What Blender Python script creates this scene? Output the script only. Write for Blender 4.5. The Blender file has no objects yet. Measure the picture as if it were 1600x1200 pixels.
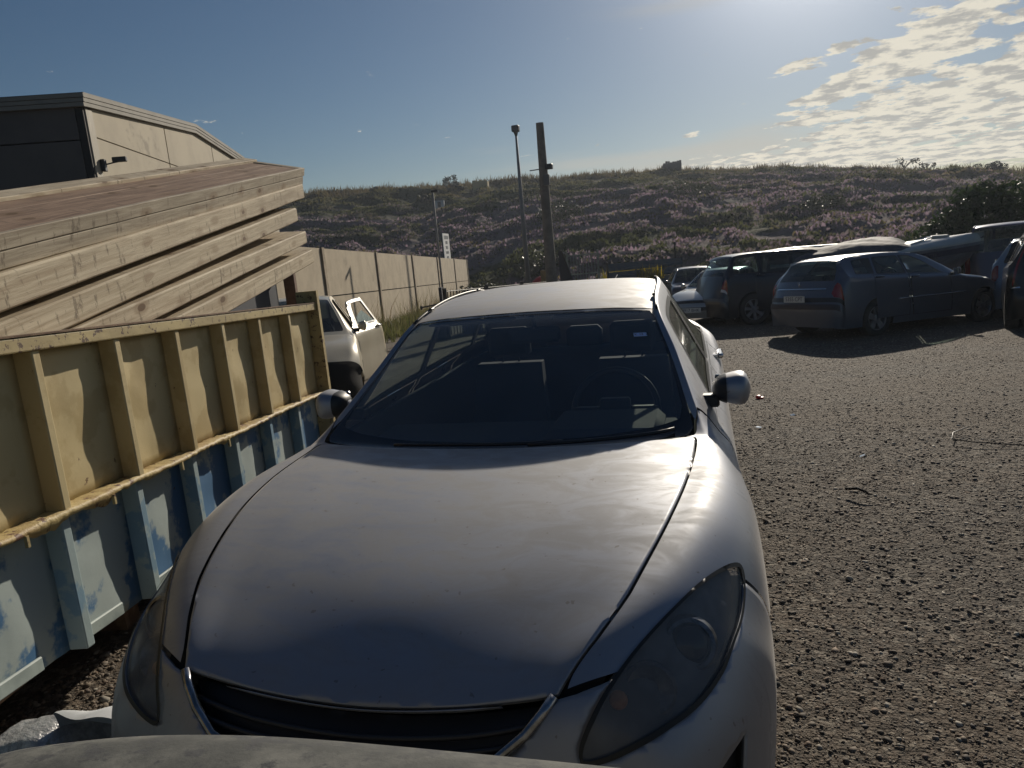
import bpy, math, random, time
import numpy as np
from mathutils import Vector, Matrix, geometry
T0=time.time()
random.seed(7); RNG=np.random.default_rng(7)
S=bpy.context.scene; COL=S.collection
rad=math.radians
# ---------------------------------------------------------------- camera
cd=bpy.data.cameras.new('camera'); cam=bpy.data.objects.new('camera',cd); COL.objects.link(cam)
cd.sensor_width=36; cd.sensor_fit='HORIZONTAL'; cd.lens=36*1145/1600; cd.clip_start=.03; cd.clip_end=2000
def cam_axes(yaw,pitch,roll):
    f=Vector((math.sin(yaw)*math.cos(pitch),math.cos(yaw)*math.cos(pitch),-math.sin(pitch)))
    r=Vector((math.cos(yaw),-math.sin(yaw),0)); u=r.cross(f)
    c,s=math.cos(roll),math.sin(roll)
    return r*c+u*s, u*c-r*s, f
_r,_u,_f=cam_axes(rad(-15),rad(10.7),rad(-5.1))
cam.matrix_world=Matrix(((_r.x,_u.x,-_f.x,.765),(_r.y,_u.y,-_f.y,-1.124),(_r.z,_u.z,-_f.z,1.675),(0,0,0,1)))
S.camera=cam
# ---------------------------------------------------------------- sun, sky, exposure
SUN_EL,SUN_AZ=rad(23.0),rad(8.0)
sd=bpy.data.lights.new('sun','SUN'); sd.energy=5.0; sd.angle=rad(.6); sd.color=(1,.90,.75)
sun=bpy.data.objects.new('sun',sd); COL.objects.link(sun)
sdir=Vector((math.sin(SUN_AZ)*math.cos(SUN_EL),math.cos(SUN_AZ)*math.cos(SUN_EL),math.sin(SUN_EL)))
sun.rotation_euler=sdir.to_track_quat('Z','Y').to_euler(); sun.location=(3,10,12)
W=bpy.data.worlds.new('World'); S.world=W; W.use_nodes=True
nt=W.node_tree; nt.nodes.clear()
class G:
    def __init__(s,t): s.t=t
    def n(s,k,**kw):
        x=s.t.nodes.new('ShaderNode'+k)
        for a,b in kw.items(): setattr(x,a,b)
        return x
    def put(s,sock,v):
        if v is None: return
        if hasattr(v,'is_output') or isinstance(v,bpy.types.NodeSocket): s.t.links.new(v,sock)
        else: sock.default_value=v
    def m(s,op,a,b=None,c=None,clamp=False):
        x=s.n('Math',operation=op,use_clamp=clamp)
        for i,v in enumerate((a,b,c)): s.put(x.inputs[i],v)
        return x.outputs[0]
    def mix(s,f,a,b,blend='MIX'):
        x=s.n('Mix',data_type='RGBA',blend_type=blend); s.put(x.inputs[0],f)
        s.put(x.inputs[6],a if not isinstance(a,tuple) else (*a[:3],1)); s.put(x.inputs[7],b if not isinstance(b,tuple) else (*b[:3],1))
        return x.outputs[2]
    def noise(s,vec,sc,det=4,rough=.5,dist=0,w=None):
        x=s.n('TexNoise'); s.put(x.inputs['Vector'],vec); x.inputs['Scale'].default_value=sc; x.inputs['Detail'].default_value=det
        x.inputs['Roughness'].default_value=rough; x.inputs['Distortion'].default_value=dist
        return x.outputs['Fac']
    def ramp(s,v,lo,hi,smooth=True,a=0.,b=1.):
        x=s.n('MapRange',interpolation_type='SMOOTHSTEP' if smooth else 'LINEAR'); s.put(x.inputs[0],v)
        for i,q in zip((1,2,3,4),(lo,hi,a,b)): x.inputs[i].default_value=q
        return x.outputs[0]
    def map(s,vec,scale=(1,1,1),loc=(0,0,0),rot=(0,0,0)):
        x=s.n('Mapping'); s.put(x.inputs[0],vec); x.inputs[1].default_value=loc; x.inputs[2].default_value=rot; x.inputs[3].default_value=scale
        return x.outputs[0]
g=G(nt)
tc=g.n('TexCoord'); dirv=tc.outputs['Generated']
sx=g.n('SeparateXYZ'); nt.links.new(dirv,sx.inputs[0]); X,Y,Z=sx.outputs
sky=g.n('TexSky',sky_type='NISHITA',sun_disc=False,sun_elevation=SUN_EL,sun_rotation=SUN_AZ,altitude=50,air_density=1.0,dust_density=.25,ozone_density=3.0)
az=g.m('MULTIPLY',g.m('ARCTAN2',X,Y),57.2958); el=g.m('MULTIPLY',g.m('ARCSINE',Z),57.2958)
zz=g.m('ADD',g.m('MAXIMUM',Z,0.0),.11)
cx=g.n('CombineXYZ'); g.put(cx.inputs[0],g.m('DIVIDE',X,zz)); g.put(cx.inputs[1],g.m('DIVIDE',Y,zz))
P=cx.outputs[0]
def blob(a0,e0,ra,re,amp,tilt=0.):
    da=g.m('SUBTRACT',az,a0); de=g.m('SUBTRACT',g.m('SUBTRACT',el,e0),g.m('MULTIPLY',da,tilt))
    q=g.m('ADD',g.m('POWER',g.m('ABSOLUTE',g.m('DIVIDE',da,ra)),2.),g.m('POWER',g.m('ABSOLUTE',g.m('DIVIDE',de,re)),2.))
    return g.m('MULTIPLY',g.m('EXPONENT',g.m('MULTIPLY',q,-1.)),amp)
def total(l):
    r=l[0]
    for q in l[1:]: r=g.m('ADD',r,q)
    return r
bank=total([blob(14.0,6.0,8.0,2.5,.37,.10),blob(12.8,9.7,4.0,1.1,.27,.25),blob(16.5,11.4,4.5,1.8,.28,.2),blob(6.6,10.3,1.2,.3,.22,.15),blob(7.3,6.9,1.4,.5,.16,.1),
   blob(-.2,6.6,.9,.3,.34,.12),blob(2.,3.9,8,1.0,.28),blob(21,8.6,3,.7,.34,.2),blob(25,6.,5,5.,.30),blob(40,9,14,6,.28),blob(9.5,8.3,2.4,.5,.24,.2),blob(9,10.6,2.4,.5,.20,.2),blob(7.2,7.9,.9,.25,.22,.2),blob(19,3.2,9,.7,.35),blob(-70,9,20,3,.1),blob(75,14,25,6,.3)])
nz=g.noise(g.map(P,(1.,1.,1.),rot=(0,0,rad(20))),5.2,9,.62,.25)
cu=g.ramp(g.m('ADD',nz,bank),.665,.74)
nz2=g.noise(g.map(P,(.45,1.5,1.),loc=(4,2,0)),.8,5,.55)
wb=total([blob(-1,4.7,9,1.8,.36,.03),blob(-1.,15.2,6,.5,.22),blob(-15,7,3,.5,.22),blob(4.5,6.3,5,1.2,.30,.1),blob(10,4,25,2.2,.15),blob(-9,5.6,3.5,.7,.2)])
wi=g.ramp(g.m('ADD',nz2,wb),.62,1.15)
shade=g.ramp(g.noise(P,7.,6,.62),.44,.60)
skyc=g.n('Hue Saturation' if False else 'HueSaturation'); skyc.inputs['Saturation'].default_value=1.12; skyc.inputs['Value'].default_value=.80
nt.links.new(sky.outputs[0],skyc.inputs['Color'])
# aureole round the sun
dt=g.n('VectorMath',operation='DOT_PRODUCT'); nt.links.new(dirv,dt.inputs[0]); dt.inputs[1].default_value=tuple(sdir)
ang=g.m('MULTIPLY',g.m('ARCCOSINE',g.m('MINIMUM',dt.outputs['Value'],.99999)),57.2958)
glow=g.m('MULTIPLY',g.m('EXPONENT',g.m('MULTIPLY',g.m('POWER',g.m('DIVIDE',ang,3.4),1.1),-1.)),85.)
glow2=g.m('MULTIPLY',g.m('EXPONENT',g.m('DIVIDE',ang,-10.5)),6.0)
gl=g.n('VectorMath',operation='SCALE'); gl.inputs[0].default_value=(.98,.97,.95); g.put(gl.inputs[3],g.m('ADD',glow,glow2))
base=g.n('VectorMath',operation='ADD'); nt.links.new(skyc.outputs[0],base.inputs[0]); nt.links.new(gl.outputs[0],base.inputs[1])
ccol=g.mix(shade,(17.0,15.8,13.0),(9.2,8.9,8.1))
c1=g.mix(g.m('MULTIPLY',wi,.72),base.outputs[0],(10.5,10.0,8.8))
c2=g.mix(g.m('MULTIPLY',cu,.93),c1,ccol)
bg=g.n('Background'); nt.links.new(c2,bg.inputs[0]); bg.inputs[1].default_value=.056
wo=g.n('OutputWorld'); nt.links.new(bg.outputs[0],wo.inputs[0])
vs=S.view_settings; vs.view_transform='Standard'; vs.look='None'; vs.gamma=1; vs.exposure=-0.3; vs.use_curve_mapping=False
S.render.engine='CYCLES'

# ---------------------------------------------------------------- materials
_M={}
def mat(name,col,rough=.6,metal=0.,col2=None,ns=8.,nlo=.4,nhi=.6,bump=0.,bs=40.,spec=.5,coat=0.,rough2=None,stretch=(1,1,1),det=5,transl=0.,col3=None,ns3=2.,lo3=.55,hi3=.65,coatr=.1,emis=None):
    if name in _M: return _M[name]
    m=bpy.data.materials.new(name); m.use_nodes=True; t=m.node_tree; b=t.nodes['Principled BSDF']; g=G(t)
    tc=g.n('TexCoord').outputs['Object']
    v=g.map(tc,stretch)
    c=(*col,1)
    b.inputs['Base Color'].default_value=c; b.inputs['Roughness'].default_value=rough; b.inputs['Metallic'].default_value=metal
    b.inputs['Specular IOR Level'].default_value=spec; b.inputs['Coat Weight'].default_value=coat; b.inputs['Coat Roughness'].default_value=coatr
    last=None
    if col2 is not None:
        f=g.ramp(g.noise(v,ns,det,.6),nlo,nhi); last=g.mix(f,tuple(col),tuple(col2))
        if rough2 is not None: t.links.new(g.ramp(f,0,1,False,rough,rough2),b.inputs['Roughness'])
    if col3 is not None:
        f3=g.ramp(g.noise(g.map(tc,(1,1,1),loc=(3,5,1)),ns3,8,.68),lo3,hi3)
        last=g.mix(f3,last if last is not None else tuple(col),tuple(col3))
    if last is not None: t.links.new(last,b.inputs['Base Color'])
    if bump:
        bp=g.n('Bump'); bp.inputs['Strength'].default_value=1.; bp.inputs['Distance'].default_value=bump
        t.links.new(g.noise(v,bs,4,.6),bp.inputs['Height']); t.links.new(bp.outputs[0],b.inputs['Normal'])
    if transl:
        tr=g.n('BsdfTranslucent'); 
        if last is not None: t.links.new(last,tr.inputs[0])
        else: tr.inputs[0].default_value=c
        mx=g.n('MixShader'); mx.inputs[0].default_value=transl
        t.links.new(b.outputs[0],mx.inputs[1]); t.links.new(tr.outputs[0],mx.inputs[2]); t.links.new(mx.outputs[0],t.nodes['Material Output'].inputs[0])
    if emis: b.inputs['Emission Color'].default_value=(*col,1); b.inputs['Emission Strength'].default_value=emis
    _M[name]=m; return m
def glass(name,tint,dust=.06,dust_glare_col=(.45,.43,.38),rough=.02,refl=1.):
    if name in _M: return _M[name]
    m=bpy.data.materials.new(name); m.use_nodes=True; t=m.node_tree; t.nodes.clear(); g=G(t)
    tr=g.n('BsdfTransparent'); tr.inputs[0].default_value=(*tint,1)
    gl=g.n('BsdfGlossy'); gl.inputs['Roughness'].default_value=rough
    fr=g.n('Fresnel'); bf=g.n('NewGeometry').outputs['Backfacing']; t.links.new(g.ramp(bf,0,1,False,1.5,.6667),fr.inputs[0])
    di=g.n('BsdfDiffuse'); di.inputs[0].default_value=(*dust_glare_col,1)  # diffuse film: dust, and the painted reflection on the silver saloon's glass
    a=g.n('MixShader'); t.links.new(g.m('MULTIPLY',fr.outputs[0],refl),a.inputs[0]); t.links.new(tr.outputs[0],a.inputs[1]); t.links.new(gl.outputs[0],a.inputs[2])
    b=g.n('MixShader'); tc=g.n('TexCoord').outputs['Object']
    t.links.new(g.ramp(g.noise(tc,6.,8,.65),.3,.75,True,dust*.8,dust*1.2),b.inputs[0]); t.links.new(a.outputs[0],b.inputs[1]); t.links.new(di.outputs[0],b.inputs[2])
    o=g.n('OutputMaterial'); t.links.new(b.outputs[0],o.inputs[0]); _M[name]=m; return m

# ---------------------------------------------------------------- mesh helpers
class MB:
    def __init__(s): s.v=[]; s.f=[]
    def add(s,v,f):
        o=len(s.v); s.v+= [tuple(p) for p in v]; s.f+=[tuple(i+o for i in q) for q in f]; return s
    def box(s,a,b,bev=0.):
        (x0,y0,z0),(x1,y1,z1)=a,b
        if not bev:
            return s.add([(x0,y0,z0),(x1,y0,z0),(x1,y1,z0),(x0,y1,z0),(x0,y0,z1),(x1,y0,z1),(x1,y1,z1),(x0,y1,z1)],[(0,3,2,1),(4,5,6,7),(0,1,5,4),(1,2,6,5),(2,3,7,6),(3,0,4,7)])
        # bevelled: 24 verts
        import itertools
        vs={};V=[];
        for ix,iy,iz in itertools.product((0,1),repeat=3):
            for ax in range(3):
                p=[(x0,x1)[ix],(y0,y1)[iy],(z0,z1)[iz]]
                sg=[(1,-1)[ix],(1,-1)[iy],(1,-1)[iz]]
                for k in range(3):
                    if k!=ax: p[k]+=sg[k]*bev
                vs[(ix,iy,iz,ax)]=len(V); V.append(tuple(p))
        F=[]
        def fc(idx,ax,val):
            o=[k for k in range(3) if k!=ax]
            c=[(0,0),(1,0),(1,1),(0,1)]
            q=[]
            for a_,b_ in c:
                i=[0,0,0]; i[ax]=val; i[o[0]]=a_; i[o[1]]=b_; q.append(vs[(*i,ax)])
            F.append(tuple(q))
        for ax in range(3):
            for val in (0,1): fc(None,ax,val)
        for ax in range(3):
            o=[k for k in range(3) if k!=ax]
            for a_ in(0,1):
                for b_ in(0,1):
                    q=[]
                    for e,w in((0,o[0]),(1,o[0]),(1,o[1]),(0,o[1])):
                        i=[0,0,0]; i[ax]=e; i[o[0]]=a_; i[o[1]]=b_; q.append(vs[(*i,w)])
                    F.append(tuple(q))
        for ix,iy,iz in itertools.product((0,1),repeat=3): F.append(tuple(vs[(ix,iy,iz,a)] for a in range(3)))
        return s.add(V,F)
    def tube(s,pts,r,n=8,cap=True):
        pts=[Vector(p) for p in pts]; rs=r if isinstance(r,(list,tuple)) else [r]*len(pts)
        V=[];F=[]
        up=Vector((0,0,1))
        for i,p in enumerate(pts):
            d=(pts[min(i+1,len(pts)-1)]-pts[max(i-1,0)]).normalized()
            a=d.cross(up) if abs(d.z)<.95 else d.cross(Vector((1,0,0))); a.normalize(); b=d.cross(a)
            for k in range(n):
                t=2*math.pi*k/n; V.append(p+(a*math.cos(t)+b*math.sin(t))*rs[i])
        for i in range(len(pts)-1):
            for k in range(n): F.append((i*n+k,i*n+(k+1)%n,(i+1)*n+(k+1)%n,(i+1)*n+k))
        if cap: F.append(tuple(range(n-1,-1,-1))); F.append(tuple((len(pts)-1)*n+k for k in range(n)))
        return s.add(V,F)
    def lathe(s,prof,n=24,axis='x',c=(0,0,0)):
        V=[];F=[]
        for (h,r) in prof:
            for k in range(n):
                t=2*math.pi*k/n; a,b=r*math.cos(t),r*math.sin(t)
                V.append((c[0]+h,c[1]+a,c[2]+b) if axis=='x' else (c[0]+a,c[1]+b,c[2]+h) if axis=='z' else (c[0]+a,c[1]+h,c[2]+b))
        for i in range(len(prof)-1):
            for k in range(n): F.append((i*n+k,i*n+(k+1)%n,(i+1)*n+(k+1)%n,(i+1)*n+k))
        return s.add(V,F)
    def prism(s,poly,z0,z1,axis='z'):
        n=len(poly)
        f=(lambda a,b,h:(a,b,h)) if axis=='z' else ((lambda a,b,h:(h,a,b)) if axis=='x' else (lambda a,b,h:(a,h,b)))
        V=[f(a,b,z0) for a,b in poly]+[f(a,b,z1) for a,b in poly]
        F=[tuple(range(n-1,-1,-1)),tuple(range(n,2*n))]+[(i,(i+1)%n,n+(i+1)%n,n+i) for i in range(n)]
        return s.add(V,F)
    def xform(s,M): s.v=[tuple(M@Vector(p)) for p in s.v]; return s
    def build(s,name,m,parent=None,smooth=False,recalc=True):
        me=bpy.data.meshes.new(name); me.from_pydata(s.v,[],s.f); me.validate()
        if recalc:
            import bmesh
            bm=bmesh.new(); bm.from_mesh(me); bmesh.ops.recalc_face_normals(bm,faces=bm.faces); bm.to_mesh(me); bm.free()
        return link(name,me,m,parent,smooth)
def link(name,me,m,parent=None,smooth=False):
    o=bpy.data.objects.new(name,me); COL.objects.link(o)
    if m is not None: me.materials.append(m)
    if parent is not None: o.parent=parent
    if smooth is True: me.shade_smooth()
    elif smooth: me.set_sharp_from_angle(angle=rad(smooth))
    if smooth and smooth is not True:
        me.shade_smooth(); me.set_sharp_from_angle(angle=rad(smooth))
    return o
def npmesh(name,V,F,m,parent=None,smooth=False):
    V=np.asarray(V,np.float32); F=np.asarray(F,np.int32); k=F.shape[1]
    me=bpy.data.meshes.new(name); me.vertices.add(len(V)); me.vertices.foreach_set('co',V.ravel())
    me.loops.add(F.size); me.loops.foreach_set('vertex_index',F.ravel())
    me.polygons.add(len(F)); me.polygons.foreach_set('loop_start',np.arange(0,F.size,k,dtype=np.int32))
    try: me.polygons.foreach_set('loop_total',np.full(len(F),k,dtype=np.int32))
    except Exception: pass
    me.update(calc_edges=True)
    return link(name,me,m,parent,smooth)
def tag(o,label=None,cat=None,group=None,kind=None):
    if label: o['label']=label
    if cat: o['category']=cat
    if group: o['group']=group
    if kind: o['kind']=kind
    return o
def empty(name,loc,rz=0,label=None,cat=None,group=None,tilt=False):
    o=bpy.data.objects.new(name,None); COL.objects.link(o); o.empty_display_size=.2
    M=Matrix.Translation(loc)@(Matrix.Rotation(-.046,4,'X') if tilt else Matrix())@Matrix.Rotation(rz,4,'Z')
    o.matrix_world=M; tag(o,label,cat,group); return o
def gz(y): 
    if y<1.5: return 0.
    if y<3.5: return -.046*(y-1.5)**2/4
    if y<44: return -.046*(y-2.5)
    return -.046*41.5
# ================================================================ GROUND
def vnoise(x,y,seed=0,oct=4,rough=.5):
    """value noise in numpy"""
    x=np.asarray(x,float); y=np.asarray(y,float); out=np.zeros_like(x); amp=1.; tot=0
    for o in range(oct):
        xi=np.floor(x).astype(np.int64); yi=np.floor(y).astype(np.int64); fx=x-xi; fy=y-yi
        fx=fx*fx*(3-2*fx); fy=fy*fy*(3-2*fy)
        def h(a,b):
            n=(a*374761393+b*668265263+(seed+o*17)*982451653)&0x7fffffff; n=(n^(n>>13))*1274126177&0x7fffffff; n=n^(n>>16)
            return (n&0xffff)/65535.
        v=h(xi,yi)*(1-fx)*(1-fy)+h(xi+1,yi)*fx*(1-fy)+h(xi,yi+1)*(1-fx)*fy+h(xi+1,yi+1)*fx*fy
        out+=amp*v; tot+=amp; amp*=rough; x=x*2.03+11.3; y=y*2.03+5.7
    return out/tot
gzv=np.vectorize(gz)
def gridmesh(name,xs,ys,zf,m,smooth=True):
    Xg,Yg=np.meshgrid(xs,ys); Zg=zf(Xg,Yg); V=np.stack([Xg.ravel(),Yg.ravel(),Zg.ravel()],1)
    nx=len(xs); i=np.arange(len(ys)-1)[:,None]*nx+np.arange(nx-1)[None,:]; i=i.ravel()
    return npmesh(name,V,np.stack([i,i+1,i+nx+1,i+nx],1),m,None,smooth)
def dirt_mat():
    m=bpy.data.materials.new('gravel_dirt'); m.use_nodes=True; t=m.node_tree; b=t.nodes['Principled BSDF']; g=G(t); tc=g.n('TexCoord').outputs['Object']
    v1=g.n('TexVoronoi',feature='F1'); v1.inputs['Scale'].default_value=85; t.links.new(tc,v1.inputs['Vector'])
    v2=g.n('TexVoronoi',feature='F1'); v2.inputs['Scale'].default_value=38; t.links.new(tc,v2.inputs['Vector'])
    sp=g.n('SeparateColor'); t.links.new(v1.outputs['Color'],sp.inputs[0]); sp2=g.n('SeparateColor'); t.links.new(v2.outputs['Color'],sp2.inputs[0])
    big=g.ramp(g.noise(tc,.55,6,.6),.38,.62)
    c=g.mix(sp.outputs[0],(.062,.049,.038),(.165,.132,.10)); c=g.mix(g.m('MULTIPLY',big,.5),c,(.17,.125,.085))
    c=g.mix(g.ramp(g.noise(tc,1.7,5,.6),.55,.72),c,(.10,.088,.075))
    c=g.mix(g.ramp(g.noise(tc,4.,3,.5),.64,.72,True,0,.5),c,(.33,.31,.27))
    c=g.mix(g.ramp(sp2.outputs[1],.72,.80,True,0,.6),c,(.34,.30,.24)); c=g.mix(g.ramp(sp2.outputs[2],.70,.78,True,0,.7),c,(.045,.038,.03))
    c=g.mix(g.ramp(g.noise(g.map(tc,(.25,1.,1.),rot=(0,0,rad(-30))),.9,5,.6),.42,.62,True,0,.45),c,(.13,.095,.062))
    t.links.new(c,b.inputs['Base Color']); b.inputs['Roughness'].default_value=.85; b.inputs['Specular IOR Level'].default_value=.35
    h=g.m('ADD',g.m('MULTIPLY',v1.outputs['Distance'],-.5),g.m('ADD',g.m('MULTIPLY',v2.outputs['Distance'],-.6),g.m('ADD',g.m('MULTIPLY',g.noise(tc,9.,6,.7),3.2),g.m('MULTIPLY',g.noise(tc,34.,4,.7),1.8))))
    bp=g.n('Bump'); bp.inputs['Distance'].default_value=.020; t.links.new(h,bp.inputs['Height']); t.links.new(bp.outputs[0],b.inputs['Normal'])
    return m
dirt=dirt_mat()
def axis(a,b,c,fine,far):
    l=list(np.arange(a,b,fine)); s=fine; x=b
    while x<far: l.append(x); s*=1.12; x+=s
    l.append(far); s=fine; x=a
    while x>-far:
        s*=1.12; x-=s; l.insert(0,x)
    return np.array(l)
def groundz(x,y):
    z=gzv(y)
    near=np.exp(-np.maximum(0,y-14)/18)
    return z+near*(.05*(vnoise(x*.35,y*.35,1,3)-.5)+.022*(vnoise(x*2.3,y*2.3,2,4)-.5))-.018*np.exp(-((x-.0)**2+(y-2.4)**2)/9)
go=gridmesh('ground',axis(-6,8,0,.09,420),axis(-2.5,19,0,.09,420),groundz,dirt)
go['kind']='structure'
def gzn(x,y): return groundz(np.atleast_1d(np.asarray(x,float)),np.atleast_1d(np.asarray(y,float)))
# gravel stones
def stones(name,n,xr,yr,sz,m,keep=None,seed=1,tiny=False):
    r=np.random.default_rng(seed)
    t=(1+5**.5)/2; ico=np.array([(-1,t,0),(1,t,0),(-1,-t,0),(1,-t,0),(0,-1,t),(0,1,t),(0,-1,-t),(0,1,-t),(t,0,-1),(t,0,1),(-t,0,-1),(-t,0,1)],float); ico/=np.linalg.norm(ico[0])
    F=np.array([(0,11,5),(0,5,1),(0,1,7),(0,7,10),(0,10,11),(1,5,9),(5,11,4),(11,10,2),(10,7,6),(7,1,8),(3,9,4),(3,4,2),(3,2,6),(3,6,8),(3,8,9),(4,9,5),(2,4,11),(6,2,10),(8,6,7),(9,8,1)])
    if tiny:
        ico=np.array([(1,0,0),(0,1,0),(-1,0,0),(0,-1,0),(0,0,1),(0,0,-1)],float); F=np.array([(0,1,4),(1,2,4),(2,3,4),(3,0,4),(1,0,5),(2,1,5),(3,2,5),(0,3,5)])
    nv=len(ico)
    x=r.uniform(*xr,n*2); y=yr[0]+(yr[1]-yr[0])*r.random(n*2)**1.25
    if keep is not None: k=keep(x,y); x,y=x[k],y[k]
    x,y=x[:n],y[:n]; n=len(x)
    s=sz[0]+(sz[1]-sz[0])*r.random(n)**4
    s*=1+.05*np.maximum(0,y-1)
    sc=np.stack([s*r.uniform(.7,1.4,n),s*r.uniform(.6,1.1,n),s*r.uniform(.30,.62,n)],1)
    a=r.uniform(0,6.28,n); tilt=r.normal(0,.35,n)
    V=ico[None]*(1+r.uniform(-.28,.28,(n,nv,1))); V=V*sc[:,None]
    ct,st=np.cos(tilt)[:,None],np.sin(tilt)[:,None]; V=np.stack([V[...,0]*ct-V[...,2]*st,V[...,1],V[...,0]*st+V[...,2]*ct],-1)
    ca,sa=np.cos(a)[:,None],np.sin(a)[:,None]; V=np.stack([V[...,0]*ca-V[...,1]*sa,V[...,0]*sa+V[...,1]*ca,V[...,2]],-1)
    V[...,0]+=x[:,None]; V[...,1]+=y[:,None]; V[...,2]+=(groundz(x,y)+sc[:,2]*.10)[:,None]
    FF=(F[None]+nv*np.arange(n)[:,None,None]).reshape(-1,3)
    return tag(npmesh(name,V.reshape(-1,3),FF,m),kind='stuff')
def stone_mat():
    m=bpy.data.materials.new('gravel_stone'); m.use_nodes=True; t=m.node_tree; b=t.nodes['Principled BSDF']; g=G(t)
    ri=g.n('NewGeometry').outputs['Random Per Island']
    r=g.n('ValToRGB'); t.links.new(ri,r.inputs[0]); e=r.color_ramp.elements
    e[0].position=0; e[0].color=(.09,.075,.06,1); e[1].position=1; e[1].color=(.50,.45,.37,1)
    for p,c in((.3,(.155,.12,.088,1)),(.55,(.225,.175,.125,1)),(.7,(.11,.095,.085,1)),(.85,(.23,.155,.105,1)),(.93,(.33,.30,.25,1))):
        q=e.new(p); q.color=c
    tc=g.n('TexCoord').outputs['Object']
    c=g.mix(g.ramp(g.noise(tc,60,4,.6),.3,.7,True,0,.35),r.outputs[0],(.10,.09,.075))
    t.links.new(c,b.inputs['Base Color']); b.inputs['Roughness'].default_value=.8; b.inputs['Specular IOR Level'].default_value=.4
    return m
sm=stone_mat()
notcar=lambda x,y: ~((np.abs(x)<.86)&(y>.1)&(y<4.6))
RT=np.random.default_rng(99)
fade=lambda y0,y1:(lambda x,y:notcar(x,y)&(RT.random(len(x))<np.clip((y1-y)/(y1-y0),0,1)))
stones('gravel',26000,(.8,4.8),(-.9,7.5),(.0055,.0155),sm,fade(2.0,7.5),1)
stones('fine_gravel',62000,(.8,4.6),(-.9,7.),(.0035,.0085),sm,fade(1.5,7.0),7,True)
stones('fine_gravel',48000,(.9,10.5),(2.6,18),(.0045,.0085),sm,fade(8,18),8,True)
stones('gravel',11000,(.9,9.),(3.0,17),(.0055,.0125),sm,fade(6,17),2)
stones('gravel',6500,(-2.0,-.7),(-.2,2.2),(.007,.02),sm,notcar,3)
stones('loose_stones',420,(.95,3.6),(-.7,3.2),(.010,.024),sm,fade(.3,3.2),4)

# ================================================================ HILL
CR=np.array([(-80,4.3),(-60,4.7),(-48,5.0),(-29,5.23),(-23,5.18),(-18.5,4.96),(-13.6,4.9),(-8.8,4.85),(-2.2,4.5),(5,3.88),(13,2.86),(20,1.88),(30,1.3),(50,1.1),(80,1.5)])
def hillz(x,y,rw=False):
    dx,dy=x-.765,y+1.124; r=np.hypot(dx,dy); a=np.degrees(np.arctan2(dx,dy))
    el=np.interp(a,CR[:,0],CR[:,1]); r1=112.; r0=np.interp(a,[-80,-20,-12,-4,8,18,30,80],[60,58,44,36,34,31,31,40])
    zb=-1.9; zc=1.675+r1*np.tan(np.radians(el)); zc=zc-.55
    zb=np.interp(a,[-80,-10,2,12,25,80],[-1.9,-1.9,-1.5,-1.3,-1.2,-1.2])
    t=np.clip((r-r0)/(r1-r0),-.4,3)
    tt=np.clip(t,0,1); sh=np.where(t<0,t*.25,tt**.92)
    z=zb-.15+(zc-zb)*sh
    z=np.where(t>1,zc-(t-1)*3.5,z)
    k=np.clip((t+.02)/.1,0,1)*np.clip((1.04-t)/.1,.0,1)
    # mounded terraces running along the slope
    w=vnoise(a*.16+2,r*.10,9,3)*3.2
    rid=np.abs(((r*.105+w)%1.)-.5)*2
    amp=.45+1.35*vnoise(a*.3,r*.07,21,2)
    z=z+k*amp*(rid**1.6)*(.25+.9*vnoise(x*.10,y*.22,5,3))+k*.9*(vnoise(x*.16,y*.5,31,4)-.5)
    if rw: return rid
    z=z+.32*(vnoise(a*1.5,r*.02,77,3)-.5)*np.clip(t,0,1)
    return z
az_=np.radians(np.concatenate([np.linspace(-78,-34,60),np.linspace(-33.8,26,520),np.linspace(26.5,75,60)]))
rr_=np.concatenate([np.linspace(28,36,6),np.linspace(37,125,330),np.linspace(128,260,20)])
A,Rr=np.meshgrid(az_,rr_); Xh=.765+Rr*np.sin(A); Yh=-1.124+Rr*np.cos(A); Zh=hillz(Xh,Yh)
nx=len(az_); ii=(np.arange(len(rr_)-1)[:,None]*nx+np.arange(nx-1)[None,:]).ravel()
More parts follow.
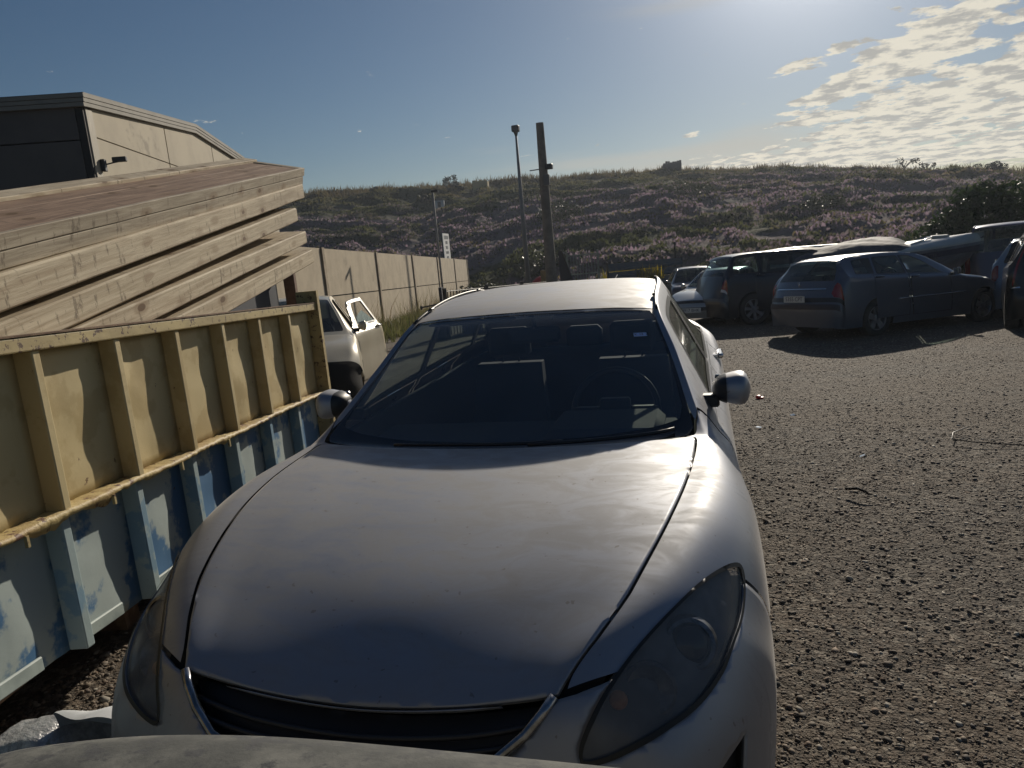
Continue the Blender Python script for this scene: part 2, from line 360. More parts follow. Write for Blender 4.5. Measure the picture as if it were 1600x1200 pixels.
def hill_mat(name,tuft=False):
    m=bpy.data.materials.new(name); m.use_nodes=True; t=m.node_tree; b=t.nodes['Principled BSDF']; g=G(t); tc=g.n('TexCoord').outputs['Object']
    v=g.map(tc,(.25,1,1.5))
    pink=g.ramp(g.noise(g.map(tc,(.16,1.,1.)),.16,4,.6),.44,.54); sz_=g.n('SeparateXYZ'); t.links.new(tc,sz_.inputs[0])
    low=g.ramp(sz_.outputs[2],9.2,6.5)                       # flowers fade out toward the crest
    k=1. if tuft else .5
    f=g.noise(v,.45,5,.6)
    green=g.mix(g.ramp(f,.35,.65),(.034,.044,.018),(.085,.09,.036)); straw=g.mix(g.ramp(f,.3,.7),(.16,.125,.065),(.10,.095,.045))
    c=g.mix(g.ramp(g.noise(v,.16,4,.6),.47,.62),green,straw)
    c=g.mix(g.ramp(sz_.outputs[2],7.,10.5,True,0,.6),c,straw)
    pk=g.mix(g.ramp(g.noise(v,.9,3,.5),.4,.65),(.255,.185,.235),(.21,.18,.205))
    pm=g.m('MULTIPLY',pink,low)
    if tuft: pm=g.m('MULTIPLY',pm,g.ramp(g.n('NewGeometry').outputs['Random Per Island'],.25,.45))
    c=g.mix(g.m('MULTIPLY',pm,k),c,pk)
    t.links.new(c,b.inputs['Base Color']); b.inputs['Roughness'].default_value=.95; b.inputs['Specular IOR Level'].default_value=.1
    if tuft:
        tr=g.n('BsdfTranslucent'); t.links.new(c,tr.inputs[0]); mx=g.n('MixShader'); mx.inputs[0].default_value=.55
        t.links.new(b.outputs[0],mx.inputs[1]); t.links.new(tr.outputs[0],mx.inputs[2]); t.links.new(mx.outputs[0],t.nodes['Material Output'].inputs[0])
    else:
        bp=g.n('Bump'); bp.inputs['Distance'].default_value=.35; t.links.new(g.noise(tc,1.6,6,.7),bp.inputs['Height']); t.links.new(bp.outputs[0],b.inputs['Normal'])
    return m
hl=npmesh('hill',np.stack([Xh.ravel(),Yh.ravel(),Zh.ravel()],1),np.stack([ii,ii+1,ii+nx+1,ii+nx],1),hill_mat('hill_ground'),None,True); hl['kind']='structure'
def tufts(name,n,pos,h,w,m,blades=7,seed=3,spread=.25):
    r=np.random.default_rng(seed); x,y,z=pos; n=len(x)
    a=r.uniform(0,6.28,(n,blades)); rr=spread*np.sqrt(r.random((n,blades)))
    bx=x[:,None]+rr*np.cos(a); by=y[:,None]+rr*np.sin(a); bz=np.repeat(z[:,None],blades,1)-.05
    hh=h*r.uniform(.5,1.25,(n,blades))*(.6+.8*r.random((n,1))); ww=w*r.uniform(.6,1.3,(n,blades)); d=r.uniform(0,6.28,(n,blades)); ln=hh*r.uniform(.0,.55,(n,blades))
    px,py=np.cos(d)*ww/2,np.sin(d)*ww/2; q=r.uniform(0,6.28,(n,blades)); lx,ly=np.cos(q)*ln,np.sin(q)*ln
    P0=np.stack([bx-px,by-py,bz],-1);P1=np.stack([bx+px,by+py,bz],-1);P2=np.stack([bx+px*.7+lx*.4,by+py*.7+ly*.4,bz+hh*.6],-1);P3=np.stack([bx-px*.7+lx*.4,by-py*.7+ly*.4,bz+hh*.6],-1);P4=np.stack([bx+lx,by+ly,bz+hh],-1)
    V=np.stack([P0,P1,P2,P3,P4],2).reshape(-1,3); k=np.arange(n*blades)[:,None]*5
    F=np.concatenate([k+np.array([[0,1,2]]),k+np.array([[0,2,3]]),k+np.array([[3,2,4]])],0)
    return tag(npmesh(name,V,F,m),kind='stuff')
r=np.random.default_rng(11); n=38000
a=np.radians(r.uniform(-34,27,n)); q=36+78*r.random(n)**.85; x=.765+q*np.sin(a); y=-1.124+q*np.cos(a); z=hillz(x,y)
ok=(hillz(x,y,True)+r.uniform(-.35,.35,n))>.42
x,y,z=x[ok],y[ok],z[ok]
tufts('shrubs',0,(x,y,z),.21,.24,hill_mat('hill_tufts',True),7,5,.50)
# silhouettes of dry grass on the crest
n=2600; a=np.radians(r.uniform(-36,28,n)); q=r.uniform(107,113,n); x=.765+q*np.sin(a); y=-1.124+q*np.cos(a)
tufts('dry_grass',0,(x,y,hillz(x,y)),.75,.10,mat('straw',(.15,.12,.06),.9,transl=.4),5,6,.3)

# ================================================================ CRANKED FRAMES (walls parallel to the lane)
def frame(name,p,az_deg,label=None,cat=None,group=None):
    o=bpy.data.objects.new(name,None); COL.objects.link(o); o.empty_display_size=.3
    o.matrix_world=Matrix.Translation(p)@Matrix.Rotation(rad(90-az_deg),4,'Z'); tag(o,label,cat,group); return o   # local X runs along the azimuth, local Y to its left

# ---------------------------------------------------------------- concrete panel wall
conc=mat('precast_concrete',(.50,.42,.30),.9,0,(.40,.33,.235),1.6,.35,.7,.006,30,col3=(.20,.165,.12),ns3=1.1,lo3=.60,hi3=.80)
concp=mat('concrete_post',(.42,.34,.24),.9,0,(.28,.22,.15),3,bump=.004)
wl=frame('concrete_wall',(-5.02,-2.31,0),-11.6,'tall sand coloured concrete panel wall with posts running away behind the white wreck','wall')
J=[13.3,19.57,25.86,32.9,40.5,48.0,55.7]
wtop=lambda s:2.031-.0318*(s-19.57); wmid=lambda s:.731-.0394*(s-20.05); wbot=lambda s:gz(-2.31+s*math.cos(rad(11.6)))-.15
for i in range(len(J)):
    s=J[i]; MB().box((s-.10,-.05,wbot(s)),(s+.10,.16,wtop(s)+.02)).build('post',concp,wl)
    if i<len(J)-1:
        a,b=s+.135,J[i+1]-.135
        for lo,hi in((wbot,wmid),(wmid,wtop)):
            g0=.0 if lo is wbot else .018
            V=[(a,0,lo(a)+g0),(b,0,lo(b)+g0),(b,0,hi(b)-(.0 if hi is wtop else .018)),(a,0,hi(a)-(0 if hi is wtop else .018))]
            V+= [(p[0],.14,p[2]) for p in V]
            MB().add(V,[(0,1,2,3),(7,6,5,4),(0,4,5,1),(1,5,6,2),(2,6,7,3),(3,7,4,0)]).build('panel',conc,wl)
MB().box((13.3,.05,-3.),(55.7,.10,wbot(55.7)+1.0)).build('footing',concp,wl)

# ---------------------------------------------------------------- industrial building
wallm=mat('pale_cladding',(.42,.37,.28),.85,0,(.36,.315,.24),1.2,.4,.7,.003,20,col3=(.27,.235,.18),ns3=.9,lo3=.58,hi3=.66)
fasc=mat('aluminium_fascia',(.24,.225,.195),.8,0,(.19,.18,.155),2,.4,.7)
dk=mat('dark_joint',(.03,.028,.026),.8)
B=frame('warehouse',(-9.352,9.95,gz(10)),-21,'pale panelled warehouse with grey banded roof edge seen above the timber beams','building')
bz=gz(10)
prof=[(0,4.835),(6.58,5.414),(11.56,5.237),(17,4.75)]
rz=lambda s:float(np.interp(s,[p[0] for p in prof],[p[1] for p in prof]))-bz
cols=[0.34,4.24,8.15,12.05,16.6]
jz=4.18-bz
def quadbox(name,s0,s1,z0a,z0b,z1a,z1b,y0,y1,m,par):
    V=[(s0,y0,z0a),(s1,y0,z0b),(s1,y0,z1b),(s0,y0,z1a),(s0,y1,z0a),(s1,y1,z0b),(s1,y1,z1b),(s0,y1,z1a)]
    return MB().add(V,[(0,1,2,3),(7,6,5,4),(0,4,5,1),(1,5,6,2),(2,6,7,3),(3,7,4,0)]).build(name,m,par)
for i in range(len(cols)-1):
    a,b=cols[i]+.03,cols[i+1]-.03
    mids=[a]+[p[0] for p in prof if a<p[0]<b]+[b]
    V=[(a,0,jz+.012),(b,0,jz+.012)]+[(s,0,rz(s)-.21) for s in mids[::-1]]; k=len(V)
    V+=[(p[0],.12,p[2]) for p in V]
    MB().add(V,[tuple(range(k)),tuple(range(2*k-1,k-1,-1))]+[(j,k+j,k+(j+1)%k,(j+1)%k) for j in range(k)]).build('panel',wallm,B)
    for z0,z1 in((0,1.45),(1.47,2.95),(2.97,jz-.012)): quadbox('panel',a,b,z0,z0,z1,z1,0,.12,wallm,B)
    
MB().box((.02,.13,0),(16.5,.2,4.6)).build('backing',dk,B)
for s in cols[1:4]: MB().box((s-.028,.05,0),(s+.028,.13,rz(s)-.22)).build('joint',dk,B)
MB().box((.06,-.02,0),(.34,.13,rz(.2)-.22),.01).build('corner_trim',mat('corner_trim',(.38,.34,.27),.7,0,(.3,.27,.21),2),B)
MB().box((.0,-.0,0),(.055,.12,rz(0)-.22)).build('corner_gap',dk,B)
for k in range(3):
    zt=-.002-.072*k
    off=-.10+.012*k
    for j in range(3):
        (sa,za),(sb,zb_)=prof[j],prof[j+1]; za-=bz; zb_-=bz
        quadbox('fascia_band',sa if j else sa-.02*0-.10,sb,za+zt-.064,zb_+zt-.064,za+zt,zb_+zt,off,.1,fasc,B)
dw=mat('shaded_cladding',(.11,.095,.085),.75,0,(.085,.075,.07),1.0,.4,.7)  # cladding colour darkened to paint the shade on the left face
for k in range(3):
    zt=rz(0)-.002-.072*k; MB().box((-.12+.012*k,-.10+.012*k+.001,zt-.064),(-.02,14,zt)).build('fascia_band',fasc,B)
for i in range(4):
    y0=.13+3.4*i
    for z0,z1 in((0,1.45),(1.47,2.95),(2.97,4.093-bz-.012),(4.093-bz+.012,rz(0)-.21)): MB().box((-.01,y0,z0),(.10,y0+3.37,z1)).build('panel',dw,B)
MB().box((.105,.2,0),(.15,13.7,rz(0)-.25)).build('backing',dk,B)
V=[(-.1,-.1,rz(0)),(6.58,-.1,rz(6.58)),(11.56,-.1,rz(11.56)),(17,-.1,rz(17)),(-.1,14,rz(0)),(6.58,14,rz(6.58)),(11.56,14,rz(11.56)),(17,14,rz(17))]
V+=[(p[0],p[1],p[2]+.012) for p in V]
MB().add(V,[(0,1,5,4),(1,2,6,5),(2,3,7,6),(8,12,13,9),(9,13,14,10),(10,14,15,11),(0,8,9,1),(1,9,10,2),(2,10,11,3)]).build('roof',fasc,B)
cc=frame('security_camera',(-9.352,9.95,gz(10)),-21,'small dark security camera on the corner of the warehouse','camera')
bl=mat('black_plastic',(.02,.02,.022),.45)
MB().box((.25,-.10,3.93),(.36,-.024,4.14),.01).build('mount',bl,cc)
MB().tube([(.33,-.08,4.05),(.42,-.2,4.09),(.5,-.25,4.11)],.014,6).build('arm',bl,cc)
MB().box((.44,-.40,4.10),(.53,-.16,4.19),.012).build('body',bl,cc)

# ---------------------------------------------------------------- steel container beside the car
th=rad(12); CP=(-1.54977,.85969,0)
yel=mat('yellow_paint',(.50,.405,.215),.55,0,(.43,.335,.165),4.5,.48,.56,.0025,7,col3=(.14,.08,.04),ns3=22.,lo3=.66,hi3=.69)
rail_m=mat('yellow_chipped_paint',(.46,.365,.17),.6,0,(.36,.28,.13),6,.4,.6,.002,25,col3=(.09,.05,.03),ns3=26.,lo3=.56,hi3=.61,stretch=(.6,1,1))
blu=mat('faded_blue_paint',(.36,.42,.41),.6,0,(.055,.15,.29),2.8,.465,.53,.002,8,col3=(.07,.06,.05),ns3=16.,lo3=.70,hi3=.73,det=7)
blr=mat('faded_blue_rib_paint',(.17,.28,.37),.6,0,(.30,.38,.39),3.4,.46,.51,.002,12,col3=(.08,.055,.04),ns3=12,lo3=.66,hi3=.69)
rust=mat('rust',(.11,.062,.036),.9,0,(.20,.13,.08),9,.4,.6,.004,40)
C=frame('waste_container',CP,-12,'long ribbed steel container, yellow above and faded blue below, beside the silver car','container')
ztop=lambda s:1.512-.046*s; zlip=lambda s:.838-.063*s; zbot=lambda s:.285-.10*s if s<.8 else .205-.055*(s-.8)
SR=[-2.52,-1.98,-1.44,-.91,-.385,.130,.645,1.170,1.710,2.260,2.830]; SE=3.47
D=.072
def steel(name,s0,s1,zl,zh,y,m,dent=.0,seed=0,n=(10,14),thick=.008):
    V=[];F=[]; a,b=n
    for i in range(a+1):
        for j in range(b+1):
            s=s0+(s1-s0)*i/a; t=j/b; z=zl(s)+(zh(s)-zl(s))*t
            d=0
            if dent: d=dent*(float(vnoise(np.array([s*5+seed*3.1]),np.array([z*4]),seed,3)[0])-.5)*math.sin(math.pi*i/a)
            V.append((s,y+d,z))
    for i in range(a):
        for j in range(b): k=i*(b+1)+j; F.append((k,k+b+1,k+b+2,k+1))
    o=MB().add(V,F).build(name,m,C,True); md=o.modifiers.new('thickness','SOLIDIFY'); md.thickness=thick; md.offset=1; return o
edges=SR+[SE]
for i,s in enumerate(SR):
    s1=edges[i+1]-(0 if i<len(SR)-1 else .0)
    steel('side_panel',s+.044,s1+.002,lambda q:zlip(q)+.012,lambda q:ztop(q)-.05,D,yel,.035,i)
    steel('lower_panel',s+.052,s1+.012,lambda q:zbot(q)+.002,lambda q:zlip(q)-.006,D+.03,blu,.03,i+40)
    # channel ribs: near side plate + face
    for nm,a,b,y0,y1,zl,zh,m in(('rib',s,s+.044,0,D+.01,lambda q:zlip(q)+.012,lambda q:ztop(q)-.054,yel),('lower_rib',s+.008,s+.058,.03,D+.04,lambda q:zbot(q)-.0,lambda q:zlip(q)-.004,blr)):
        V=[(a,y0,zl(a)),(b,y0,zl(b)),(b,y0,zh(b)),(a,y0,zh(a)),(a-.0,y1,zl(a)),(b+.004,y1,zl(b)),(b+.004,y1,zh(b)),(a,y1,zh(a))]
        o=MB().add(V,[(0,1,2,3),(7,6,5,4),(0,4,5,1),(1,5,6,2),(2,6,7,3),(3,7,4,0)]).build(nm,m,C)
        bv=o.modifiers.new('bevel','BEVEL'); bv.width=.006; bv.segments=2
    if s<SE-.3:
        a,b=s+.07,min(s+.36,SE-.05)
        zz=zbot
        o=quadbox('kick_plate',a,b,zz(a)+.002,zz(b)+.002,zz(a)+.058,zz(b)+.058,D+.014,D+.029,mat('pale_blue_plate',(.34,.40,.38),.6,0,(.25,.30,.29),5,.4,.6,col3=(.1,.07,.05),ns3=14,lo3=.62,hi3=.66),C)
        bv=o.modifiers.new('bevel','BEVEL'); bv.width=.005
o=quadbox('top_rail',-2.6,SE,ztop(-2.6)-.054,ztop(SE)-.054,ztop(-2.6),ztop(SE),-.012,.085,rail_m,C); bv=o.modifiers.new('bevel','BEVEL'); bv.width=.006; bv.segments=2
quadbox('rail_lid',-2.6,SE,ztop(-2.6)+.001,ztop(SE)+.001,ztop(-2.6)+.007,ztop(SE)+.007,-.016,.10,rust,C)
# bent lip along the split, with the torn flap edge
V=[];F=[];n=260
rr=random.Random(4)
for i in range(n+1):
    s=-2.6+(SE+2.6)*i/n
    w=.016*(float(vnoise(np.array([s*3.]),np.array([0.]),3,3)[0])-.5)+.006*(rr.random()-.5); h=.012+.008*float(vnoise(np.array([s*9.]),np.array([4.]),8,2)[0])
    z=zlip(s)+w
    y=-.020+.016*float(vnoise(np.array([s*4.]),np.array([9.]),5,2)[0])
    hang=.004+.045*max(0,float(vnoise(np.array([s*6.]),np.array([2.]),15,3)[0])-.52)*2.4
    V+=[(s,D+.02,z+h),(s,y+.01,z+h),(s,y,z+h*.4),(s,y+.002,z-.004),(s,y+.012,z-.006-hang),(s,y+.018,z-.004),(s,D+.02,z-.004)]
for i in range(n):
    for k in range(6): F.append((i*7+k,(i+1)*7+k,(i+1)*7+k+1,i*7+k+1))
MB().add(V,F).build('bent_lip',mat('lip_paint',(.48,.37,.16),.6,0,(.36,.25,.10),9,.4,.6,.004,60,col3=(.13,.06,.03),ns3=11,lo3=.56,hi3=.60),C,True)
quadbox('end_post',SE+.0,SE+.055,zbot(SE),zbot(SE),ztop(SE)+.10,ztop(SE)+.10,-.03,.14,rail_m,C)
quadbox('far_side',-2.6,SE,zbot(0),zbot(SE),ztop(-2.6),ztop(SE),1.55,1.60,blu,C)
quadbox('container_floor',-2.6,SE,.34,.18,.38,.22,.125,1.55,rust,C)
quadbox('end_wall',SE+.0,SE+.03,zbot(SE),zbot(SE),ztop(SE)-.02,ztop(SE)-.02,.15,1.60,yel,C)
for s in(-2.,-.6,.8,2.4): quadbox('skid',s,s+.12,0.0+gz(.86+s)-.03,gz(.86+s)-.03,zbot(s)+.06,zbot(s)+.06,.30,1.4,rust,C)
# weld clip tabs under the lip
for s in(-.10,.42,1.0,1.55):
    quadbox('clip',s,s+.012,zlip(s)-.05,zlip(s)-.05,zlip(s)-.008,zlip(s)-.008,-.012,.0,rail_m,C)

# ---------------------------------------------------------------- timber beams on the container
def wood_mat(name,c1,c2,knot=True,axis='X'):
    m=bpy.data.materials.new(name); m.use_nodes=True; t=m.node_tree; b=t.nodes['Principled BSDF']; g=G(t); tc=g.n('TexCoord').outputs['Object']
    gr=g.noise(g.map(tc,(1.0,14,22)),2.2,8,.7,.6); f=g.ramp(gr,.32,.68)
    c=g.mix(f,c1,c2)
    c=g.mix(g.ramp(g.noise(g.map(tc,(9,3,3)),2.2,6,.7),.57,.66,True,0,.75),c,(.13,.10,.07)); c=g.mix(g.ramp(g.noise(g.map(tc,(.5,3,3)),2.,5,.6),.45,.75,True,0,.75),c,(c1[0]*.62,c1[1]*.60,c1[2]*.58))
    fine=g.noise(g.map(tc,(2.5,60,90)),3.,5,.7); c=g.mix(g.ramp(fine,.58,.68,True,0,.65),c,(.09,.065,.045))
    if knot:
        v=g.n('TexVoronoi',feature='F1'); v.inputs['Scale'].default_value=6.5; t.links.new(g.map(tc,(.7,1.5,1.5)),v.inputs['Vector'])
        kn=g.ramp(v.outputs['Distance'],.21,.15); rp=g.n('SeparateColor'); t.links.new(v.outputs['Color'],rp.inputs[0])
        c=g.mix(g.m('MULTIPLY',kn,g.ramp(rp.outputs[0],.4,.5)),c,(.085,.05,.03))
        ring=g.ramp(v.outputs['Distance'],.42,.25); c=g.mix(g.m('MULTIPLY',g.m('MULTIPLY',ring,g.ramp(rp.outputs[0],.4,.5)),.45),c,(.22,.14,.075))
    t.links.new(c,b.inputs['Base Color']); b.inputs['Roughness'].default_value=.75; b.inputs['Specular IOR Level'].default_value=.25
    bp=g.n('Bump'); bp.inputs['Distance'].default_value=.0018; t.links.new(gr,bp.inputs['Height']); t.links.new(bp.outputs[0],b.inputs['Normal'])
    return m
w_pale=wood_mat('pale_spruce',(.42,.335,.23),(.63,.545,.40)); w_pale2=wood_mat('cream_spruce',(.63,.545,.40),(.40,.32,.215)); w_grey=wood_mat('weathered_spruce',(.50,.435,.33),(.30,.245,.18))
w_brown=wood_mat('weathered_brown_top',(.40,.275,.19),(.20,.13,.09)); w_end=wood_mat('end_grain',(.45,.38,.27),(.33,.27,.19),False)
npl=Vector((math.cos(th),math.sin(th),0))
def beam(Lp,Tp,h0,h1,wid,roll,label,lam,mface,mtop,ext=2.2,tipcut=.03,cham=.012,seed=0):
    """beam whose near top edge runs Lp->Tp; root sits at the low end's bottom corner"""
    Lp,Tp=Vector(Lp),Vector(Tp); d=(Tp-Lp).normalized(); L0=Lp-d*ext; ln=(Tp-L0).length
    side=(-npl*math.cos(roll)+Vector((0,0,1))*math.sin(roll)); side=(side-d*side.dot(d)).normalized(); up=d.cross(side)*1.0
    if up.z<0: up=-up
    M=Matrix(((d.x,side.x,up.x,0),(d.y,side.y,up.y,0),(d.z,side.z,up.z,0),(0,0,0,1))); M.translation=L0
    o=bpy.data.objects.new('timber_beam',None); COL.objects.link(o); o.matrix_world=M; tag(o,label,'beam','fanned timber beams stacked on the container')
    rr=random.Random(seed)
    def lamel(z0a,z0b,z1a,z1b,y0,y1,x1,m,name,ch):
        n=26; V=[];F=[]
        cs=[]
        for i in range(n+1):
            x=x1*i/n; t=x/ln; zb=z0a+(z0b-z0a)*t; zt=z1a+(z1b-z1a)*t
            j=lambda a:a*(float(vnoise(np.array([x*2.2+seed]),np.array([a*50]),seed,3)[0])-.5)
            c=ch*(1+1.2*(float(vnoise(np.array([x*5.]),np.array([seed+.5]),seed+3,3)[0])-.5))
            e=.007*(float(vnoise(np.array([x*3.]),np.array([seed*2.1]),seed+7,3)[0])-.5)
            k=1. if i<n else .0
            V+=[(x,y0+e+c,zb),(x,y0+e,zb+c),(x,y0+e,zt-c),(x,y0+e+c,zt+e*.4),(x,y1,zt+e*.4),(x,y1,zb)]
        for i in range(n):
            for k in range(6): F.append((i*6+k,(i+1)*6+k,(i+1)*6+(k+1)%6,i*6+(k+1)%6))
        F.append(tuple(range(5,-1,-1))); F.append(tuple(n*6+k for k in range(6)))
        ob=MB().add(V,F).build(name,m,o,25)
        return ob
    return o,lamel,ln
# top beam: two laminations on the near side, brown weathered boards on top, pale far strip
o,lm,ln=beam((-1.697,1.071,1.882),(-2.486,4.784,2.48),.13,.145,.5,rad(13),'topmost timber beam of the fan, with a brown weathered top face',2,None,None,seed=1)
lm(-.135,-.148,-.066,-.070,0,.52,ln-.02,w_grey,'lower_lamination',.006); lm(-.064,-.068,-.002,-.002,-.004,.012,ln,w_grey,'edge_board',.003)
for k,(y0,y1) in enumerate(((.014,.148),(.151,.272),(.275,.40))):
    lm(-.064,-.068,-.004-.003*(k%2),-.004-.002*k,y0,y1,ln-.11-.015*k,w_brown,'top_board',.006)
lm(-.064,-.068,.012,.012,.403,.52,ln-.0,w_pale,'far_board',.004)
MB().box((ln-.108,.014,-.068),(ln-.004,.40,-.001),.004).build('end_board',w_end,o)
for (a,b,h0,h1,wd,rl,lab,m,sd_,tl) in (
  ((-1.688,1.027,1.733),(-2.464,4.68,2.335),.142,.116,.50,rad(3),'pale timber beam directly under the brown topped beam',w_pale,2,0),
  ((-1.677,.976,1.560),(-2.412,4.434,2.127),.132,.108,.52,rad(2),'middle timber beam of the fan, its end set back under the two above',w_pale2,3,0),
  ((-1.775,1.438,1.500),(-2.446,4.593,1.942),.130,.100,.50,rad(3),'timber beam fourth from the top, resting just above the lowest beam',w_pale,4,0),
  ((-1.968,2.345,1.471),(-2.473,4.712,1.788),.135,.112,.50,rad(2),'lowest timber beam, coming up over the yellow rail beside the dark gap',w_pale2,5,0)):
    o,lm,ln=beam(a,b,h0,h1,wd,rl,lab,1,None,None,seed=sd_,ext=2.2 if sd_<4 else 1.2)
    f=2.2 if sd_<4 else 1.2
    lm(-h0,-h1,0,0,0,wd,ln,m,'board',.008)
# dark skip behind the container end, seen through the gap under the lowest beam
K=frame('dark_skip',(-3.0,3.6,gz(4)),-12,'dark steel skip with a rusty corner post behind the end of the yellow container','skip')
navy=mat('dark_navy_steel',(.022,.028,.045),.6,0,(.035,.04,.05),3)
MB().box((.6,.2,0),(2.6,.25,1.62)).build('side_wall',navy,K); MB().box((2.55,-.02,0),(2.62,.10,1.72)).build('corner_post',mat('rusty_brown_post',(.16,.09,.06),.8,0,(.10,.055,.04),6),K)
MB().box((.6,.1,1.60),(2.6,.26,1.66)).build('top_edge',navy,K); MB().box((2.56,.2,0),(2.6,2.0,1.6)).build('end_plate',navy,K)
# ================================================================ VEHICLES
class Surf:
    """smooth body surface through a control net; u runs nose->tail, c runs across (0 = centre, + = right, - = left)"""
    def __init__(s,net):
        N=np.array(net,float); s.nc=N.shape[1]-1; s.nu=N.shape[0]-1
        L=N[:,:0:-1]*np.array([-1,1,1]); A=np.concatenate([L,N],1)
        A=np.concatenate([2*A[:,:1]-A[:,1:2],A,2*A[:,-1:]-A[:,-2:-1]],1); A=np.concatenate([2*A[:1]-A[1:2],A,2*A[-1:]-A[-2:-1]],0); s.A=A
    def __call__(s,u,c):
        u=np.clip(np.asarray(u,float),0,s.nu-1e-6); c=np.clip(np.asarray(c,float)+s.nc,0,2*s.nc-1e-6)
        i=u.astype(int); j=c.astype(int); tu=(u-i)[...,None]; tc=(c-j)[...,None]
        def cr(a,b,c_,d,t): return .5*(2*b+(-a+c_)*t+(2*a-5*b+4*c_-d)*t*t+(-a+3*b-3*c_+d)*t**3)
        rows=[cr(*(s.A[i+k,j+l] for l in range(4)),tc) for k in range(4)]
        return cr(*rows,tu)
    def nrm(s,u,c):
        h=.01; du=s(np.asarray(u)+h,c)-s(np.asarray(u)-h,c); dc=s(u,np.asarray(c)+h)-s(u,np.asarray(c)-h)
        n=np.cross(dc,du); return n/np.maximum(np.linalg.norm(n,axis=-1,keepdims=True),1e-9)
    def uY(s,Y,c,lo=None,hi=None):
        lo=2. if lo is None else lo; hi=s.nu-1. if hi is None else hi
        for _ in range(40):
            m=(lo+hi)/2
            if s(m,c)[1]<Y: lo=m
            else: hi=m
        return (lo+hi)/2
def inpoly(P,poly):
    x,y=P[:,0],P[:,1]; r=np.zeros(len(P),bool); n=len(poly); j=n-1
    for i in range(n):
        xi,yi=poly[i]; xj,yj=poly[j]
        if yi!=yj: r^=((yi>y)!=(yj>y))&(x<(xj-xi)*(y-yi)/(yj-yi)+xi)
        j=i
    return r
def resample(poly,st):
    out=[]
    for k in range(len(poly)):
        a=np.array(poly[k],float); b=np.array(poly[(k+1)%len(poly)],float); d=np.hypot(*((b-a)/np.array(st))); n=max(1,int(math.ceil(d)))
        out+=[tuple(a+(b-a)*t/n) for t in range(n)]
    return out
def smoothp(poly,it=2):
    for _ in range(it):
        q=[]
        for k in range(len(poly)):
            a=np.array(poly[k]); b=np.array(poly[(k+1)%len(poly)]); q+=[tuple(.75*a+.25*b),tuple(.25*a+.75*b)]
        poly=q
    return poly
OFFY=[0.]
def patch(S_,outline,holes,name,m,parent,st=(.14,.22),off=0.,thick=0.,smooth=True):
    """cut a panel out of a body surface: outline/holes are (u,c) polygons"""
    loops=[resample(outline,st)]+[resample(h,st) for h in holes]
    O=np.array(loops[0]); u0,c0=O.min(0); u1,c1=O.max(0)
    gu=np.arange(u0+st[0]*.5,u1,st[0]); gc=np.arange(c0+st[1]*.5,c1,st[1]); Gu,Gc=np.meshgrid(gu,gc); Pg=np.stack([Gu.ravel(),Gc.ravel()],1)
    if len(Pg):
        k=inpoly(Pg,loops[0])
        for h in loops[1:]: k&=~inpoly(Pg,h)
        # keep clear of the loops
        B=np.concatenate([np.array(l) for l in loops]); sc=np.array(st)
        Pk=Pg[k]
        if len(Pk):
            keep=np.ones(len(Pk),bool)
            for q in range(0,len(Pk),400):
                d=np.hypot(*(((Pk[q:q+400,None]-B[None])/sc).transpose(2,0,1))).min(1); keep[q:q+400]=d>.45
            Pk=Pk[keep]
    else: Pk=np.zeros((0,2))
    V=[];E=[]
    for l in loops:
        o=len(V); V+=l; E+=[(o+i,o+(i+1)%len(l)) for i in range(len(l))]
    V+= [tuple(p) for p in Pk]
    a,b=1/st[1],1/st[0]
    vv=[Vector((p[1]*a,p[0]*b)) for p in V]
    r=geometry.delaunay_2d_cdt(vv,E,[],0,1e-5)
    P2=np.array([(v.y/b,v.x/a) for v in r[0]]); T=[f for f in r[2] if len(f)==3]
    T=np.array(T); cen=P2[T].mean(1); k=inpoly(cen,loops[0])
    for h in loops[1:]: k&=~inpoly(cen,h)
    T=T[k]
    X=S_(P2[:,0],P2[:,1])
    if off: X=X+S_.nrm(P2[:,0],P2[:,1])*off
    X[:,1]+=OFFY[0]
    # orient outward
    t=T[:, :]; fn=np.cross(X[t[:,1]]-X[t[:,0]],X[t[:,2]]-X[t[:,0]]); sn=S_.nrm(P2[t[:,0],0],P2[t[:,0],1]); flip=(fn*sn).sum(1)<0
    T[flip]=T[flip][:,::-1]
    o=npmesh(name,X,T,m,parent,smooth)
    if thick:
        md=o.modifiers.new('thickness','SOLIDIFY'); md.thickness=thick; md.offset=-1
    return o
def mir(p): return [(u,-c) for u,c in p]
def at_surf(S_,u,c,off=0.):
    p=S_(u,c)+S_.nrm(u,c)*off; return Vector((p[0],p[1]+OFFY[0],p[2]))
def archpoly(S_,Yw,zw,R,side,csill):
    pts=[]
    for k in range(-14,195,11):
        a=rad(k); Y=Yw+R*math.cos(a); z=zw+R*math.sin(a)
        u,c=S_.uY(Y,7.,1.0),7.
        for _ in range(25):
            p=S_(u,c); e=np.array([Y-p[1],z-p[2]]); h=1e-3
            ju=(S_(u+h,c)-p)[1:]/h; jc=(S_(u,c+h)-p)[1:]/h
            J=np.array([ju,jc]).T
            try: s=np.linalg.solve(J,e)
            except Exception: break
            u+=float(np.clip(s[0],-.4,.4)); c+=float(np.clip(s[1],-.5,.5)); c=min(max(c,4.6),8.95)
            u=min(max(u,.3),S_.nu-.5)
            if abs(e).max()<1e-4: break
        pts.append((u,c*side))
    a,b=pts[0],pts[-1]
    return [(a[0],9.3*side)]+pts+[(b[0],9.3*side)]
tyre_m=mat('tyre_rubber',(.018,.018,.019),.8,0,(.035,.033,.03),12,bump=.002,bs=90)
under_m=mat('underbody_black',(.012,.012,.012),.9)
inter_m=mat('car_interior',(.055,.055,.06),.85)
trim_m=mat('black_trim',(.018,.018,.02),.45)
chrome_m=mat('chrome',(.55,.55,.56),.18,1.)
